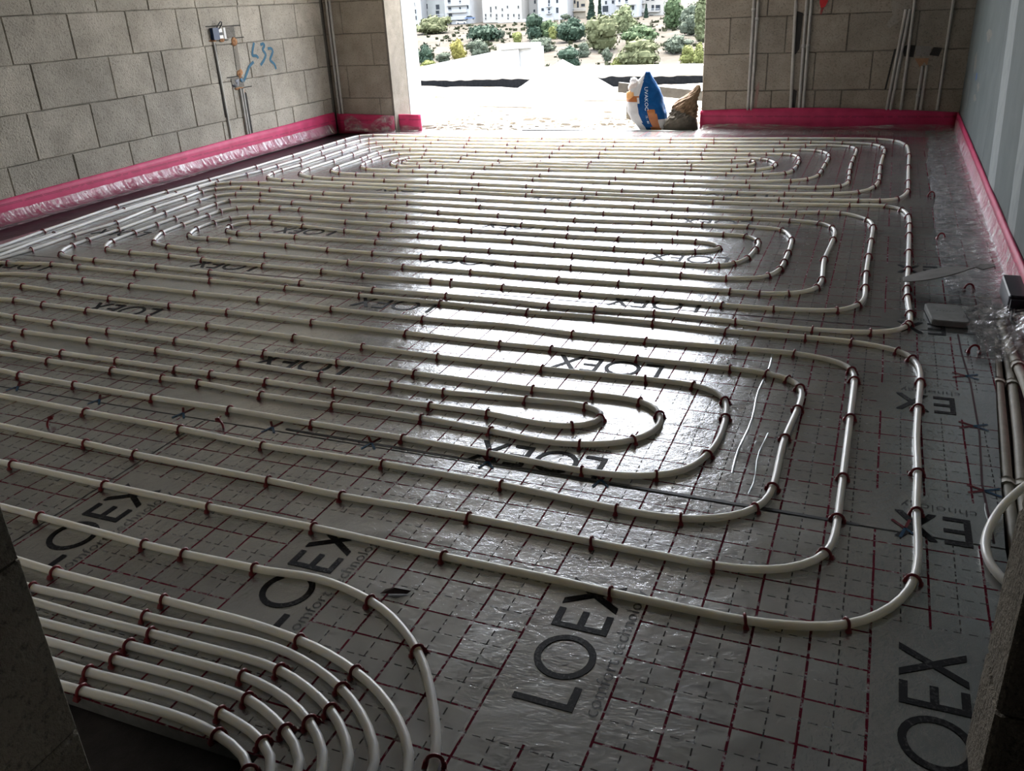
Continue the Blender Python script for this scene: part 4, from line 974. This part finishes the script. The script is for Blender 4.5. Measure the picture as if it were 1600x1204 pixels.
b.add(v, [tuple(range(n))[::-1], tuple(range(2 * n, 3 * n))] + [(k * n + i, k * n + (i + 1) % n, (k + 1) * n + (i + 1) % n, (k + 1) * n + i) for k in (0, 1) for i in range(n)])
o = b.obj('case_body', M_BLACK, bc)
MB().box(-.040, .02, -.115, -.1005, .012, .05).obj('case_latch', M_BLACK, bc)
MB().tube(smooth3([(-.03, -.115, .02), (-.035, -.16, -.005), (-.01, -.2, -.012), (.02, -.19, -.015)], 16), .006, 6).obj('case_cord', M_BLACK, bc, True)

# conduits on the floor beside the right wall
G = 'floor conduits along the right wall'
fc = [([(.392, 2.80), (.372, 2.45), (.356, 2.15), (.338, 1.85), (.33, 1.55), (.33, 1.1)], .0125, -.012, 'dusty grey floor conduit nearest the foil, with dark bands'),
      ([(.418, 2.80), (.405, 2.45), (.385, 2.10), (.362, 1.80), (.352, 1.5), (.355, 1.1)], .0125, -.012, 'second dusty grey floor conduit from the foil'),
      ([(.41, 2.90), (.418, 2.60), (.428, 2.42), (.426, 2.1), (.40, 1.7), (.395, 1.1)], .013, .012, 'pale floor conduit crossing over the others'),
      ([(.455, 2.8), (.455, 2.4), (.450, 2.0), (.43, 1.6), (.43, 1.1)], .0125, -.012, 'dusty floor conduit closest to the right wall')]
for p, r, z, l in fc:
    o = conduit([(x, y, z) for x, y in p], r, l, G, M_PVC_D, (.22, .55))
lo = [(.52, 2.05, .05), (.43, 1.90, .045), (.361, 1.812, .035), (.312, 1.735, .02), (.285, 1.66, .0125), (.272, 1.60, .0115), (.272, 1.545, .0115), (.284, 1.50, .0115), (.306, 1.465, .0115), (.35, 1.40, .0115), (.46, 1.28, .015)]
P = smooth3(lo, 50)
o = MB().tube(P, .0085, 10).obj('heating_pipe', M_PIPE, None, True)
tag(o, 'short loop of ivory pipe bulging out beside the right pillar', 'pipe')

# ------------------------------------------------------------------ terrace outside
M_TERR = concrete('terrace_dust', (.44, .40, .33), (.60, .57, .50), .006, .95, 4, False)
M_SAND = noisy('white_sand', (.78, .76, .70), (.88, .86, .81), .95, 30, .004, 120)
v, f = [], []
nx_, ny_ = 110, 60
for j in range(ny_ + 1):
    y = 6.99 if j == 0 else 6.78 + (11.0 - 6.78) * j / ny_
    y = 6.80 + (11.0 - 6.80) * j / ny_
    for i in range(nx_ + 1):
        x = -9.0 + 11.5 * i / nx_
        k = max(0, min(1, (y - 7.4) / 1.2))
        z = -.03 - .03 * (y - 6.8) / 4 + k * (.018 * abs(nz(x, y, .35, 2)) + .008 * nz(x, y, 1.4, 5)) + .002 * nz(x, y, 3, 1)
        z += k * .085 * math.exp(-((x + 5.75) / .5) ** 2 - ((y - 10.2) / .5) ** 2) + .06 * k * math.exp(-((x + 1.9) / .7) ** 2 - ((y - 10.4) / .4) ** 2) + .05 * k * math.exp(-((x + 4.9) / .35) ** 2 - ((y - 10.3) / .4) ** 2)
        v.append((x, y, z))
for j in range(ny_):
    for i in range(nx_):
        a = j * (nx_ + 1) + i
        f.append((a, a + 1, a + nx_ + 2, a + nx_ + 1))
te = meshobj('terrace_floor', v, f, M_TERR, None, True); tag(te, kind='structure')
# under the terrace: the storey edge
MBt = MB().box(-9, 2.5, 7.30, 11.2, -1.0, -.12).obj('terrace_slab', M_PLASTER); tag(MBt, kind='structure')
pp = MB()
v, f = [], []
n = 60
for i in range(n + 1):
    x = -9 + 11.5 * i / n
    v += [(x, 10.80, -.2), (x, 10.80, .163 + .003 * nz(x, 0, .4)), (x, 11.10, .168), (x, 11.10, -.2)]
for i in range(n):
    for j in range(3): f.append((4 * i + j, 4 * i + j + 4, 4 * i + j + 5, 4 * i + j + 1))
pa = meshobj('terrace_parapet', v, f, concrete('parapet_screed', (.28, .265, .24), (.36, .345, .32), .004, .9, 5, False)); tag(pa, kind='structure')
v, f = [], []
n = 260
for i in range(n + 1):
    x = -9 + 11.5 * i / n
    t = .058 + .012 * nz(x, .3, .9) + .010 * nz(x, 2, 6) + (.0 if x > -3.2 else -.012)
    v += [(x, 10.797, -.16), (x, 10.793, t)]
for i in range(n): f.append((2 * i, 2 * i + 2, 2 * i + 3, 2 * i + 1))
meshobj('bitumen_band', v, f, noisy('bitumen', (.006, .007, .008), (.012, .013, .015), .95, 30, .003, 60, 0, .03), pa)
# sand pile
def heap(name, cx, cy, rx, ry, h, m, seed, pw=1.0, n=36, k=14):
    v, f = [(0, 0, h)], []
    for a in range(1, k + 1):
        t = a / k
        for j in range(n):
            th = 2 * math.pi * j / n
            rr = t * (1 + .10 * nz(math.cos(th), math.sin(th), .25, seed))
            z = h * max(0, (1 - t)) ** pw + .012 * nz(rr * math.cos(th), rr * math.sin(th), .8, seed) * t * (1 - t) * 3 - (.05 if a == k else 0)
            v.append((rx * rr * math.cos(th), ry * rr * math.sin(th), z))
    for j in range(n): f.append((0, 1 + j, 1 + (j + 1) % n))
    for a in range(k - 1):
        for j in range(n):
            p = 1 + a * n
            f.append((p + j, p + n + j, p + n + (j + 1) % n, p + (j + 1) % n))
    o = meshobj(name, v, f, m, None, True); o.location = (cx, cy, 0); return o
sh = heap('sand_pile', -3.39, 9.75, .62, .62, .352, M_SAND, 3, .98)
sh.location.z = -.01
tag(sh, 'pointed pile of white sand on the terrace in front of the parapet', 'sand pile')
# sticks, boards and rubble on the terrace
def board(x, y, z, L, w, h, a, label, nm='offcut_board', m=M_WOOD, tilt=0):
    b = MB().box(-L / 2, L / 2, -w / 2, w / 2, 0, h)
    o = b.obj(nm, m); o.location = (x, y, z); o.rotation_euler = (0, tilt, a); tag(o, label, 'board'); return o
M_PALEW = noisy('bleached_wood', (.16, .145, .12), (.26, .24, .20), .8, 20)
board(-3.55, 8.42, -.015, .62, .025, .014, -.16, 'thin bleached batten lying across the middle of the terrace', 'batten', M_PALEW)
board(-2.62, 8.95, -.015, .52, .025, .012, .12, 'thin grey batten on the terrace, left of the cement bag', 'batten', M_PALEW)
board(-4.75, 9.35, -.02, .12, .05, .03, .1, 'small grey block on the terrace left of the sand pile', 'rubble_block', M_PALEW)
v, f = [], []
r = random.Random(5)
for k in range(420):
    x, y = r.uniform(-3.8, -1.4), 6.95 + abs(r.gauss(0, .55))
    s = r.uniform(.006, .022); z = -.03
    L = s * r.uniform(.8, 4); a = r.uniform(0, 3.14); c, q = math.cos(a), math.sin(a)
    P = [(-L, -s, 0), (L, -s, 0), (L, s, 0), (-L, s, 0), (-L * .6, -s * .5, s * .9), (L * .7, -s * .6, s * .7), (L * .6, s * .5, s), (-L * .5, s * .6, s * .8)]
    n0 = len(v); v += [(x + c * p[0] - q * p[1], y + q * p[0] + c * p[1], z + p[2]) for p in P]
    f += [tuple(n0 + i for i in t) for t in ((4, 5, 6, 7), (0, 1, 5, 4), (1, 2, 6, 5), (2, 3, 7, 6), (3, 0, 4, 7))]
o = meshobj('rubble', v, f, noisy('rubble_mix', (.14, .12, .09), (.34, .31, .26), .9, 9))
tag(o, 'scattered pale stone chips and splinters on the terrace by the doorway', 'rubble', None, 'stuff')

# timber behind the bags
tb = MB()
def beam(p0, p1, w, h, name, label):
    p0, p1 = Vector(p0), Vector(p1); d = (p1 - p0); L = d.length
    o = MB().box(0, L, -w / 2, w / 2, -h / 2, h / 2).obj(name, M_WOOD)
    o.location = p0; o.rotation_euler = d.to_track_quat('X', 'Z').to_euler(); tag(o, label, 'timber'); return o
beam((-2.19, 7.78, .235), (-1.20, 7.95, .110), .05, .082, 'timber_beam', 'grey timber beam lying raised behind the cement bag and the brown sack')
MB_ = MB().box(-2.11, -1.97, 7.75, 7.87, -.04, .192).obj('rubble_block', M_PALEW); tag(MB_, 'pale block propping the left end of the timber beam', 'block')
MB_ = MB().box(-1.40, -1.25, 7.86, 8.0, -.04, .085).obj('rubble_block', M_PALEW); tag(MB_, 'pale block propping the right end of the timber beam behind the sack', 'block')

# cement bag: body swept through rings, colours split by seam lines
RING = [(.0, -1.674, .105, .070), (.03, -1.683, .117, .082), (.08, -1.714, .140, .088), (.14, -1.735, .155, .086), (.20, -1.748, .150, .078), (.26, -1.758, .146, .064), (.31, -1.752, .118, .05), (.35, -1.748, .088, .036), (.39, -1.740, .052, .022), (.42, -1.733, .026, .012), (.437, -1.732, .018, .007)]
YBAG = 6.99
def bag_front(x, z):
    z_ = [q[0] for q in RING]
    cx, rx, ry = (np.interp(z, z_, [q[k] for q in RING]) for k in (1, 2, 3))
    u = max(-.999, min(.999, (x - cx) / rx))
    return YBAG - ry * (1 - abs(u) ** 2.6) ** (1 / 2.6)
split = lambda z: np.interp(z, [0, .05, .128, .2, .3, .38, .44], [-1.715, -1.745, -1.776, -1.785, -1.775, -1.757, -1.748])
v, f, mi = [], [], []
nz_, na = 40, 64
zs = np.linspace(0, .437, nz_ + 1)
for z in zs:
    cx, rx, ry = (np.interp(z, [q[0] for q in RING], [q[k] for q in RING]) for k in (1, 2, 3))
    for j in range(na):
        a = 2 * math.pi * j / na
        c, s_ = math.cos(a), math.sin(a)
        p = 2 / 2.6
        cr = 1 + .035 * nz(a, z * 6, .35, 4) + .025 * nz(a * 1.7, z * 22, .5, 9)
        v.append((cx + rx * math.copysign(abs(c) ** p, c) * cr, YBAG + ry * math.copysign(abs(s_) ** p, s_) * cr, z - .012))
for i in range(nz_):
    for j in range(na):
        q = (i * na + j, i * na + (j + 1) % na, (i + 1) * na + (j + 1) % na, (i + 1) * na + j)
        f.append(q)
        x = sum(v[k][0] for k in q) / 4; z = (zs[i] + zs[i + 1]) / 2; y = sum(v[k][1] for k in q) / 4
        m_ = 0
        if x > split(z): m_ = 1
        ol = np.interp(z, [0, .17], [-1.668, -1.712]); orr = np.interp(z, [0, .17], [-1.598, -1.655])
        if z < .165 and ol < x < orr: m_ = 2
        if z < .085 and x >= orr: m_ = 0
        if x < -1.79 and .215 < z < .262 : m_ = 2
        mi.append(m_)
f.append(tuple(range(na))[::-1]); mi.append(0)
f.append(tuple(range(nz_ * na, (nz_ + 1) * na))); mi.append(1)
M_BAGW = noisy('bag_white', (.36, .36, .355), (.48, .48, .47), .55, 18, .004, 30)
M_BAGB = noisy('bag_blue', (.001, .040, .135), (.002, .060, .19), .5, 18, .006, 24, 0, .15)
M_BAGO = noisy('bag_orange', (.24, .07, .012), (.33, .11, .02), .45, 30, .003, 30)
cb = empty('cement_bag', (-1.72, YBAG, -.012))
tag(cb, 'open white, blue and orange cement bag standing in the doorway', 'bag')
off = np.array([-1.72, YBAG, -.012])
meshobj('bag_body', [np.array(p) - off for p in v], f, None, cb, True, [M_BAGW, M_BAGB, M_BAGO], mi)
def bag_text(s, size, x0, z0, slant, stretchx=1.):
    me = text_mesh(s, size, 'bag_lettering', -.0003); me.materials.clear(); me.materials.append(mat('bag_lettering_white', (.72, .78, .82), .5))
    for q in me.vertices:
        a, b_ = q.co.x * stretchx, q.co.y
        x, z = x0 + b_ + a * slant, z0 - a
        q.co = Vector((x, bag_front(x, z + .012) - .0035, z)) - Vector(off)
    o = bpy.data.objects.new('bag_lettering', me); COL.objects.link(o); o.parent = cb
bag_text('UVAKOC', .039, -1.744, .318, .10, 1.08)
bag_text('75 - 80', .024, -1.724, .108, .30, .9)
def blob(name, c, rx, ry, rz, m, par, off, seed, n=14, k=8, amp=.35):
    r = random.Random(seed); v, f = [], []
    for i in range(k + 1):
        p = math.pi * i / k - math.pi / 2
        for j in range(n):
            a = 2 * math.pi * j / n; q = 1 + (r.random() - .5) * amp if 0 < i < k else 1
            v.append((c[0] + rx * math.cos(p) * math.cos(a) * q - off[0], c[1] + ry * math.cos(p) * math.sin(a) * q - off[1], c[2] + rz * math.sin(p) * q - off[2]))
    for i in range(k):
        for j in range(n): f.append((i * n + j, i * n + (j + 1) % n, (i + 1) * n + (j + 1) % n, (i + 1) * n + j))
    return meshobj(name, v, f, m, par, True)
blob('bag_mouth', (-1.825, 6.985, .315), .055, .03, .055, noisy('bag_inner', (.45, .40, .36), (.58, .54, .50), .7, 20), cb, off, 3)
blob('bag_lining', (-1.855, 6.955, .252), .04, .025, .035, noisy('bag_lining', (.55, .26, .08), (.70, .38, .14), .6, 25), cb, off, 4)
o = blob('foam_scrap', (-1.838, 6.965, .362), .028, .022, .026, mat('white_foam', (.85, .85, .85), .8), None, (0, 0, 0), 8)
tag(o, 'small white foam scrap stuck on the mouth of the cement bag', 'foam')
# brown sack
v, f = [], []
BR = [(.0, -1.465, .140, .09), (.04, -1.462, .135, .10), (.09, -1.455, .115, .10), (.14, -1.435, .098, .09), (.19, -1.425, .090, .075), (.23, -1.41, .078, .06), (.265, -1.375, .048, .045), (.29, -1.35, .034, .04), (.315, -1.34, .024, .03), (.335, -1.335, .012, .015)]
zs = np.linspace(0, .335, 27); na = 40; mi = []
for z in zs:
    cx, rx, ry = (np.interp(z, [q[0] for q in BR], [q[k] for q in BR]) for k in (1, 2, 3))
    for j in range(na):
        a = 2 * math.pi * j / na
        cr = 1 + (.16 if z > .10 else .04) * nz(a * .9, z * 9, .45, 6) + (.12 if z > .1 else .03) * nz(a * 2.2, z * 24, .7, 2)
        v.append((cx + rx * math.cos(a) * cr, 6.98 + ry * math.sin(a) * cr, z))
for i in range(26):
    for j in range(na):
        f.append((i * na + j, i * na + (j + 1) % na, (i + 1) * na + (j + 1) % na, (i + 1) * na + j))
        lower = zs[i] < .115 + .04 * math.cos(2 * math.pi * j / na * 1.0 + 2.6)  # lower part of the sack takes the darker, greyer paper
        mi.append(1 if lower else 0)
f.append(tuple(range(na))[::-1]); mi.append(1); f.append(tuple(range(26 * na, 27 * na))); mi.append(0)
bs = empty('paper_sack', (-1.45, 6.98, -.012)); tag(bs, 'crumpled brown paper sack against the right edge of the doorway', 'bag')
meshobj('sack_body', [(p[0] + 1.45, p[1] - 6.98, p[2] ) for p in v], f, None, bs, False, [noisy('brown_paper', (.12, .072, .036), (.21, .135, .072), .75, 14, .006, 30), noisy('dark_paper', (.045, .039, .028), (.085, .072, .052), .8, 20, .004, 40)], mi)
# threshold board in front of the sill
sl = MB().box(-2.75, -1.345, 6.85, 6.885, -.028, .0015).obj('threshold_strip', noisy('grey_strip', (.30, .31, .31), (.38, .39, .39), .5, 12)); tag(sl, 'thin grey strip at the sill under the cement bag', 'strip')

# neighbour's white stair wall beyond the parapet
def extrude_xz(poly, y0, y1, name, m, par=None):
    n = len(poly); v = [(x, y0, z) for x, z in poly] + [(x, y1, z) for x, z in poly]
    return meshobj(name, v, [tuple(range(n)), tuple(range(n, 2 * n))[::-1]] + [(i, n + i, n + (i + 1) % n, (i + 1) % n) for i in range(n)], m, par)
M_WHW = noisy('whitewash', (.40, .40, .385), (.46, .46, .445), .85, 4, .002)
sw_ = empty('stair_wall', (-6.4, 14, -3)); tag(sw_, 'white sloping stair wall of a neighbouring roof beyond the parapet', 'wall')
g = lambda P: [(x + 6.4, z + 3) for x, z in P]
extrude_xz(g([(-9.8, -3), (-5.62, -3), (-5.62, .245), (-5.93, .222), (-9.8, -.36)]), 0, .25, 'sloping_wall', M_WHW, sw_)
extrude_xz(g([(-5.95, .225), (-5.415, .245), (-5.415, .299), (-5.95, .302)]), -.04, .5, 'coping', M_WHW, sw_)
extrude_xz(g([(-5.62, -3), (-5.37, -3), (-5.37, .243), (-5.62, .245)]), .05, .5, 'end_pier', M_WHW, sw_)

# ------------------------------------------------------------------ hillside across the valley
KS = 2.6
gz = lambda Y: (-5.3 + .0283 * (Y / KS - 70)) * KS + 1
M_HILL = bpy.data.materials.new('dry_hillside'); M_HILL.use_nodes = True
t, b = PB(M_HILL)
c = ramp(t, noise(t, .11, 8, .72), [(.28, (.020, .024, .013)), (.42, (.042, .037, .027)), (.55, (.058, .050, .039)), (.72, (.078, .068, .055))])
t.links.new(c, b.inputs['Base Color']); b.inputs['Roughness'].default_value = 1; b.inputs['Specular IOR Level'].default_value = .1
v, f = [], []
nx_, ny_ = 90, 80
for j in range(ny_ + 1):
    Y = 60 + (560 - 60) * j / ny_
    for i in range(nx_ + 1):
        X = -420 + 520 * i / nx_
        z = gz(Y) + .5 * nz(X * .05, Y * .05, .6, 3) + .35 * nz(X * .2, Y * .2, .5, 8)
        if Y > 340: z = gz(340) + (Y - 340) * .01
        v.append((X, Y, z))
for j in range(ny_):
    for i in range(nx_):
        a = j * (nx_ + 1) + i; f.append((a, a + 1, a + nx_ + 2, a + nx_ + 1))
hl = meshobj('hillside', v, f, M_HILL, None, True); tag(hl, kind='structure')

r = random.Random(77)
v, f = [], []
for k in range(900):
    X = r.uniform(-190, -10); Y = r.uniform(150, 335)
    if not (-.56 < X / Y < -.14): continue
    w = r.uniform(.35, 1.3); Z = gz(Y) - .2
    for q in range(9):
        a = r.uniform(0, 6.28); l = w * r.uniform(.5, 1.1); c, s_ = math.cos(a), math.sin(a); n0 = len(v)
        bx_, by_ = X + c * w * .5 * r.random(), Y + s_ * w * .5 * r.random()
        v += [(bx_ - s_ * l * .4, by_ + c * l * .4, Z), (bx_ + s_ * l * .4, by_ - c * l * .4, Z), (bx_ + s_ * l * .3 + c * l * .4, by_ - c * l * .3 + s_ * l * .4, Z + l), (bx_ - s_ * l * .3 + c * l * .4, by_ + c * l * .3 + s_ * l * .4, Z + l * .8)]
        f.append((n0, n0 + 1, n0 + 2, n0 + 3))
o = meshobj('dry_scrub', v, f, noisy('scrub', (.020, .026, .014), (.052, .054, .030), .9, .2, 0, 60, 0, .1))
tag(o, 'dry grey green scrub scattered over the far hillside', 'scrub', None, 'stuff')

LEAF = {}
def leafmat(k, lo, hi):
    q = .44; ds = lambda c: tuple(q * (x * .8 + .2 * sum(c) / 3) for x in c); m = noisy('foliage_' + k, ds(lo), ds(hi), .8, .9, 0, 60, 0, .1); LEAF[k] = m
leafmat('olive', (.13, .15, .055), (.24, .26, .11)); leafmat('dark', (.035, .075, .045), (.075, .13, .075)); leafmat('yellow', (.30, .27, .035), (.46, .40, .06))
leafmat('sage', (.10, .13, .085), (.18, .22, .14)); leafmat('lime', (.22, .26, .045), (.36, .38, .09)); leafmat('mid', (.08, .14, .055), (.15, .22, .085))
leafmat('cypress', (.022, .055, .035), (.05, .09, .055)); leafmat('light', (.17, .21, .08), (.30, .34, .15))
M_TRUNK = mat('bark', (.12, .09, .06), .9)
VL = ['reed thicket at far left below the grey house', 'dark rounded bush in the centre of the bare slope left', 'bright yellow tree above the stair wall', 'dark bush at the left jamb', 'grey green bush beside the yellow tree',
      'low grey shrub between dark bush and yellow tree', 'low lime shrub above the stair wall foot', 'small lime bush on its own left of the dark grove', 'dark tree at the left end of the grove', 'mid green tree in the grove, right of the dark one',
      'lime conical tree in front of the grove', 'grey green hedge bush under the grove', 'big dark blue green tree in mid view', 'broad tall cypress before the cream house', 'thin tall cypress right of the broad one', 'big olive tree right of the dark tree',
      'pale tall tree before the white houses', 'mid green bush spreading right of the olive tree', 'dark bush behind the sand pile', 'grey green shrub between sand pile bush and olive tree', 'wide olive bush above the cement bag',
      'left lime shrub below the wide olive bush', 'right lime shrub below the wide olive bush', 'tall mid green tree at the upper right', 'big sage tree at the right doorway edge', 'pale tree cut by the right doorway edge', 'thin grey bush on the bare right slope',
      'lime bush low at right, left one', 'lime bush low at right, against the doorway edge', 'little upright cypress by the arched house', 'sage shrub right of the dark rounded bush', 'spiky pale shrub above the parapet', 'far palm like tree beside the car park', 'far shrub before the cream house']
def plant(X, Y, Z, w, h, kind, label, seed):
    r = random.Random(seed)
    t = empty('cypress' if kind == 'cypress' else 'tree' if h > 4.2 else 'bush', (X, Y, Z))
    tag(t, label, 'tree' if h > 4.2 else 'bush', 'plants on the far hillside')
    v, f = [], []
    lobes = []
    if kind == 'cypress':
        for i in range(9):
            q = i / 8; lobes.append((0, 0, h * (.08 + .88 * q), w * .5 * (1 - q * .8) * (.75 + .25 * r.random()), h * .10))
    else:
        for i in range(11):
            a = r.uniform(0, 6.28); d = r.uniform(.1, .32) * w
            lobes.append((d * math.cos(a), d * math.sin(a), h * r.uniform(.28, .74), w * r.uniform(.16, .30), h * r.uniform(.18, .27)))
        lobes.append((0, 0, h * .74, w * .24, h * .25)); lobes.append((0, 0, h * .35, w * .42, h * .30))
    tot = sum(q[3] * q[4] for q in lobes)
    s = max(w, h) * .040
    for cx, cy, cz, rr, rz in lobes:
        n0 = len(v); k_, n_ = 4, 7
        for i in range(k_ + 1):
            p = math.pi * i / k_ - math.pi / 2
            for j in range(n_):
                a = 6.2832 * j / n_; q = .74 + .14 * r.random()
                v.append((cx + rr * q * math.cos(p) * math.cos(a), cy + rr * q * math.cos(p) * math.sin(a), max(.02 * h, cz + rz * q * math.sin(p))))
        for i in range(k_):
            for j in range(n_): f.append((n0 + i * n_ + j, n0 + i * n_ + (j + 1) % n_, n0 + (i + 1) * n_ + (j + 1) % n_, n0 + (i + 1) * n_ + j))
    for cx, cy, cz, rr, rz in lobes:
        nl = int(950 * rr * rz / tot)
        for _ in range(nl):
            a, p = r.uniform(0, 6.283), math.asin(r.uniform(-.8, 1))
            k = r.uniform(.72, 1.05)
            c = Vector((cx + rr * k * math.cos(p) * math.cos(a), cy + rr * k * math.cos(p) * math.sin(a), max(.03 * h, cz + rz * k * math.sin(p))))
            nrm = Vector((math.cos(p) * math.cos(a), math.cos(p) * math.sin(a), math.sin(p))) + Vector((r.uniform(-.7, .7), r.uniform(-.7, .7), r.uniform(-.7, .7)))
            nrm.normalize()
            e1 = nrm.orthogonal().normalized(); e2 = nrm.cross(e1)
            ss = s * r.uniform(.6, 1.5)
            n0 = len(v)
            v += [c + e1 * ss, c + e2 * ss * .7, c - e1 * ss, c - e2 * ss * .7]
            f.append((n0, n0 + 1, n0 + 2, n0 + 3))
    o = meshobj('foliage', v, f, LEAF[kind], t); o['kind'] = 'stuff'
    MB().tube([(0, 0, -.6), (0, 0, h * .3), (w * .03, 0, h * .55)], [w * .05, w * .04, w * .02], 6).obj('trunk', M_TRUNK, t, True)
for i, (X, Y, Z, w, h, k) in enumerate(VEG):
    plant(X, Y, Z - .15 * h, w * 1.06, h * 1.18, k, VL[i], 100 + i)

# houses on the crest
HC = {'white': ((.74, .75, .74), (.82, .83, .82)), 'grey': ((.56, .58, .54), (.68, .69, .65)), 'cream': ((.70, .60, .44), (.80, .71, .56)), 'pale': ((.76, .72, .63), (.84, .80, .72)), 'stone': ((.60, .58, .53), (.68, .66, .60))}
HM = {k: noisy('render_' + k, tuple(x * .40 for x in a), tuple(x * .40 for x in b_), .9, .25) for k, (a, b_) in HC.items()}
M_GLASS = mat('window_glass', (.02, .025, .03), .45, 0, .2)
M_FRAME = mat('window_frame_grey', (.45, .46, .46), .6)
HL = ['white house cut by the left door jamb', 'grey and white house with paired dark windows, second from left', 'white house with stacked balconies', 'narrow cream house beside the palm', 'long pale house with two rows of small arched windows',
      'blank stone coloured house in the middle', 'white house with balcony doors, middle of the row', 'cream house left of the cypresses', 'white house with one wide dark window, right of the cypresses', 'white house behind the pale tall tree', 'pale house with arches at the right end of the row']
for (x0, x1, zb, Y, col, wins, bals), lab in zip(BLD, HL):
    h = empty('house', ((x0 + x1) / 2, Y, zb)); tag(h, lab, 'house', 'houses on the far crest')
    ox, oy, oz = (x0 + x1) / 2, Y, zb
    tall = 24 + 5 * ((x0 * 7) % 1)
    MB().box(x0 - ox, x1 - ox, 0, 16, -3, tall).obj('house_wall', HM[col], h)
    MB().box(x0 - ox, x1 - ox, -.25, 16.0, tall, tall + .7).obj('roof_parapet', HM[col], h)
    for wx, wz, ww, wh in wins:
        cx, cz = wx - ox, wz - oz
        fr = MB()
        e = .16
        for a in ((cx - ww / 2 - e, cx - ww / 2, cz - wh / 2 - e, cz + wh / 2 + e), (cx + ww / 2, cx + ww / 2 + e, cz - wh / 2 - e, cz + wh / 2 + e), (cx - ww / 2, cx + ww / 2, cz + wh / 2, cz + wh / 2 + e), (cx - ww / 2, cx + ww / 2, cz - wh / 2 - e, cz - wh / 2)):
            fr.box(a[0], a[1], -.14, .02, a[2], a[3])
        fo = fr.obj('window', HM[col], h)
        MB().box(cx - ww / 2, cx + ww / 2, -.03, .01, cz - wh / 2, cz + wh / 2).obj('pane', M_GLASS, fo)
    for wx, wz, ww in bals:
        cx, cz = wx - ox, wz - oz
        bo = MB().box(cx - ww / 2, cx + ww / 2, -1.5, 0, cz - .18, cz).obj('balcony', HM[col], h)
        rl = MB().box(cx - ww / 2, cx + ww / 2, -1.5, -1.42, cz + .95, cz + 1.05)
        nb = max(3, int(ww / .5))
        for k in range(nb + 1):
            xx = cx - ww / 2 + ww * k / nb; rl.box(xx - .04, xx + .04, -1.49, -1.43, cz, cz + .95)
        rl.obj('railing', M_FRAME, bo)
# crest road wall, cars, lamp post
rw = MB().box(-150, -126, 352, 353, -12, -7.2).obj('road_wall', HM['white']); tag(rw, 'long low white retaining wall below the pale house', 'wall')
def car(x, y, z, col, label, a):
    c_ = empty('car', (x, y, z)); tag(c_, label, 'car', 'parked cars on the far road'); c_.rotation_euler = (0, 0, a)
    b = MB()
    prof = [(-2.1, .35), (2.1, .35), (2.1, .85), (1.3, .95), (-1.9, 1.0), (-2.1, .8)]
    n = len(prof); v = [(x_, -.85, z_) for x_, z_ in prof] + [(x_, .85, z_) for x_, z_ in prof]
    b.add(v, [tuple(range(n)), tuple(range(n, 2 * n))[::-1]] + [(i, n + i, n + (i + 1) % n, (i + 1) % n) for i in range(n)])
    b.obj('car_body', mat('car_paint', col, .3), c_)
    b = MB(); prof = [(-1.7, .98), (1.2, .95), (.5, 1.5), (-1.2, 1.52)]
    n = 4; v = [(x_, -.7, z_) for x_, z_ in prof] + [(x_, .7, z_) for x_, z_ in prof]
    b.add(v, [tuple(range(n)), tuple(range(n, 2 * n))[::-1]] + [(i, n + i, n + (i + 1) % n, (i + 1) % n) for i in range(n)])
    b.obj('car_cabin', M_GLASS, c_)
    for wx in (-1.3, 1.35):
        for wy in (-.8, .8):
            MB().tube([(wx, wy - .1, .33), (wx, wy + .1, .33)], .33, 12).obj('wheel', M_BLACK, c_)
car(-166.5, 352, -8.0, (.55, .57, .62), 'silver car parked at far left below the palm like tree', .4)
car(-163.0, 353.5, -6.6, (.08, .12, .2), 'dark blue car parked higher up beside the silver one', .5)
lpx, lpy, lpz = -118.5, 338, -9.5
lp_ = empty('lamp_post', (lpx, lpy, lpz)); tag(lp_, 'thin pale lamp post before the cream house', 'lamp post')
MB().tube([(0, 0, -2), (0, 0, 9)], .18, 6).obj('post', HM['white'], lp_)
MB().box(-.2, 1.0, -.15, .15, 8.8, 9.05).obj('lamp_head', M_FRAME, lp_)
